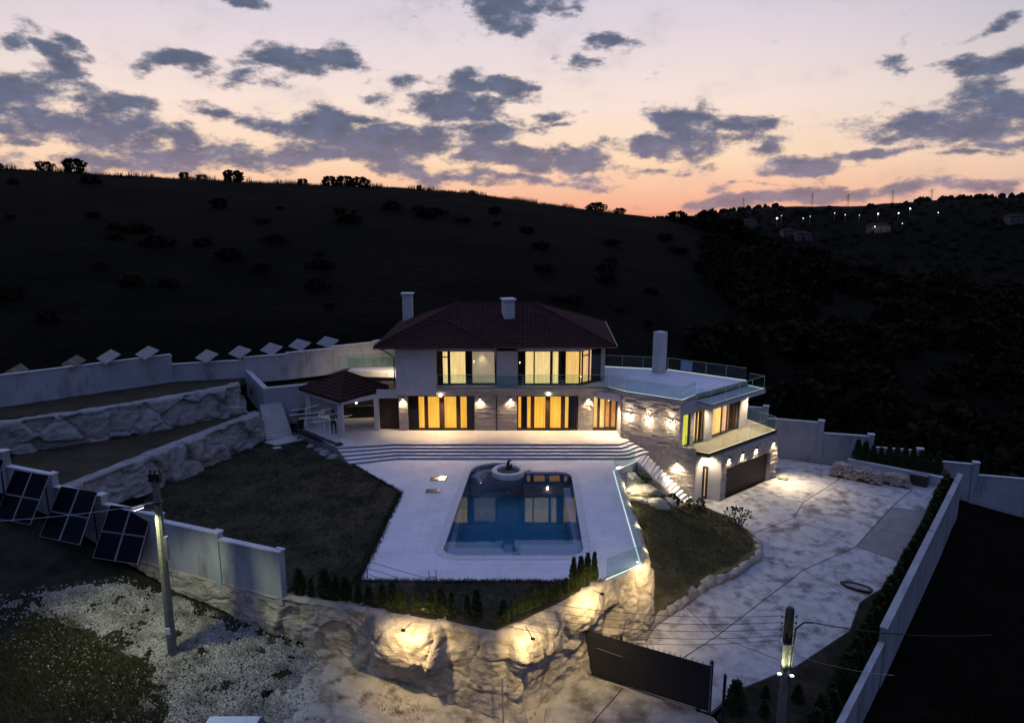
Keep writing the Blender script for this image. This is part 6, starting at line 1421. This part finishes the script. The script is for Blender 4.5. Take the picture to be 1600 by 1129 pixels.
blades('lawn_blades', [(6.9,32.5),(7.0,40.2),(9,42.2),(12.2,44.8),(13.9,42.8),(14.4,41),(14.5,39.7),(14.1,38.6),(12.4,37),(10.3,35.7),(8.8,34.2),(7.3,33)], 16000, .07, 'grass', 'short grass of the sloping garden lawn', lambda x, y: isl(x, y) + rough(x, y, .06) - .01, 6)
blades('lawn_grass', LAWN, 20000, .09, 'lawn', 'short dry grass of the main lawn left of the deck', lambda x, y: -0.04 + rough(x, y, .04), 8, lambda x, y: .35 + .65 * (mn.noise(Vector((x * .6, y * .6, 4))) > 0))
blades('edge_grass', [(-7.2,29.5),(-6.85,40.2),(-12.0,46.7),(-11.7,46.3),(-6.45,40.1),(-6.8,29.5)], 900, .14, 'lawn', 'longer grass along the edge of the pool deck', lambda x, y: -0.02, 9)
blades('front_edge_grass', [(-6.9,29.55),(4.2,29.5),(4.2,29.68),(-6.9,29.75)], 700, .12, 'lawn', 'longer grass along the front edge of the pool deck', lambda x, y: -0.02, 10)
blades('track_weeds', [(-9.5,20),(-9,26),(-5,26.3),(-.7,25.2),(1,26),(.9,20)], 700, .1, 'grass', 'thin weeds in the dirt track under the rock wall', lambda x, y: trk(x, y) - .01, 7, lambda x, y: 1 if mn.noise(Vector((x * .7, y * .7, 2))) > .15 else .05)
blades('rough_grass', [(18,27.5),(30,41.5),(33,46),(40,44),(40,24),(14,20),(13.5,22)], 15000, .28, 'leaf_hill', 'dark rough grass on the falling ground outside the high wall', lambda x, y: tz(x, y) - .02, 14)
mb = MB(); rn = random.Random(77)
for i in range(5000):
    az = rn.uniform(-37, 8); Rr = float(np.interp(az, [-35, 0, 8], [190, 215, 235])) + rn.uniform(-6, 1.5); x, y = Rr * math.sin(R(az)), Rr * math.cos(R(az)); z = tz(x, y); h = rn.uniform(.3, 1.1) * (1.4 if mn.noise(Vector((az * .5, 0, 0))) > 0 else .6)
    mb.add([(x - .06, y, z - .3), (x + .06, y, z - .3), (x + rn.gauss(0, .25), y, z + h)], [(0, 1, 2)])
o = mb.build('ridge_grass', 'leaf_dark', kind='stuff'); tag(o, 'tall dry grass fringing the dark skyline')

# ------------------------------------------------------------------ parked car at the bottom edge
cx, cy = -9.45, 21.62; gz = tz(cx, cy) + .06
car = thing('parked_car', (cx, cy, gz), 'pale blue parked car, only its roof edge showing at the bottom', 'car')
def section(prof, w0, mname, nm, w1=None):
    mb = MB(); n = len(prof)
    for sy in (-1, 1): mb.v += [(cx + x, cy + sy * (w0 if z < .85 else (w1 or w0)), gz + z) for x, z in prof]
    mb.f += [tuple(range(n)), tuple(range(2 * n - 1, n - 1, -1))] + [(i, n + i, n + (i + 1) % n, (i + 1) % n) for i in range(n)]
    return mb.build(nm, mname, car, bevel=.05)
section([(-2.15, .25), (2.15, .25), (2.2, .55), (2.1, .78), (1.1, .92), (-2.0, .95), (-2.2, .7)], .88, 'car', 'body', .84)
section([(1.05, .925), (.45, 1.38), (-1.3, 1.42), (-1.9, .955)], .74, 'car_glass', 'cabin', .70)
mb = MB(); mb.prism([(cx - 1.35, cy - .64), (cx + .48, cy - .66), (cx + .48, cy + .66), (cx - 1.35, cy + .64)], gz + 1.40, gz + 1.47); mb.build('roof', 'car', car, bevel=.06)
for sx in (-1.35, 1.35):
    for sy in (-.82, .82):
        mb = MB(); mb.tube([(cx + sx, cy + sy - .1, gz + .32), (cx + sx, cy + sy + .1, gz + .32)], .32, 18); wh = mb.build('wheel', 'rubber', car)
        mb = MB(); mb.tube([(cx + sx, cy + sy - .105, gz + .32), (cx + sx, cy + sy + .105, gz + .32)], .2, 14); mb.build('rim', 'steel', wh)
for sy in (-.6, .6): mb = MB(); mb.obox((cx + 2.16, cy + sy, gz + .66), (.06, .34, .13)); mb.build('headlight', 'white_metal', car)
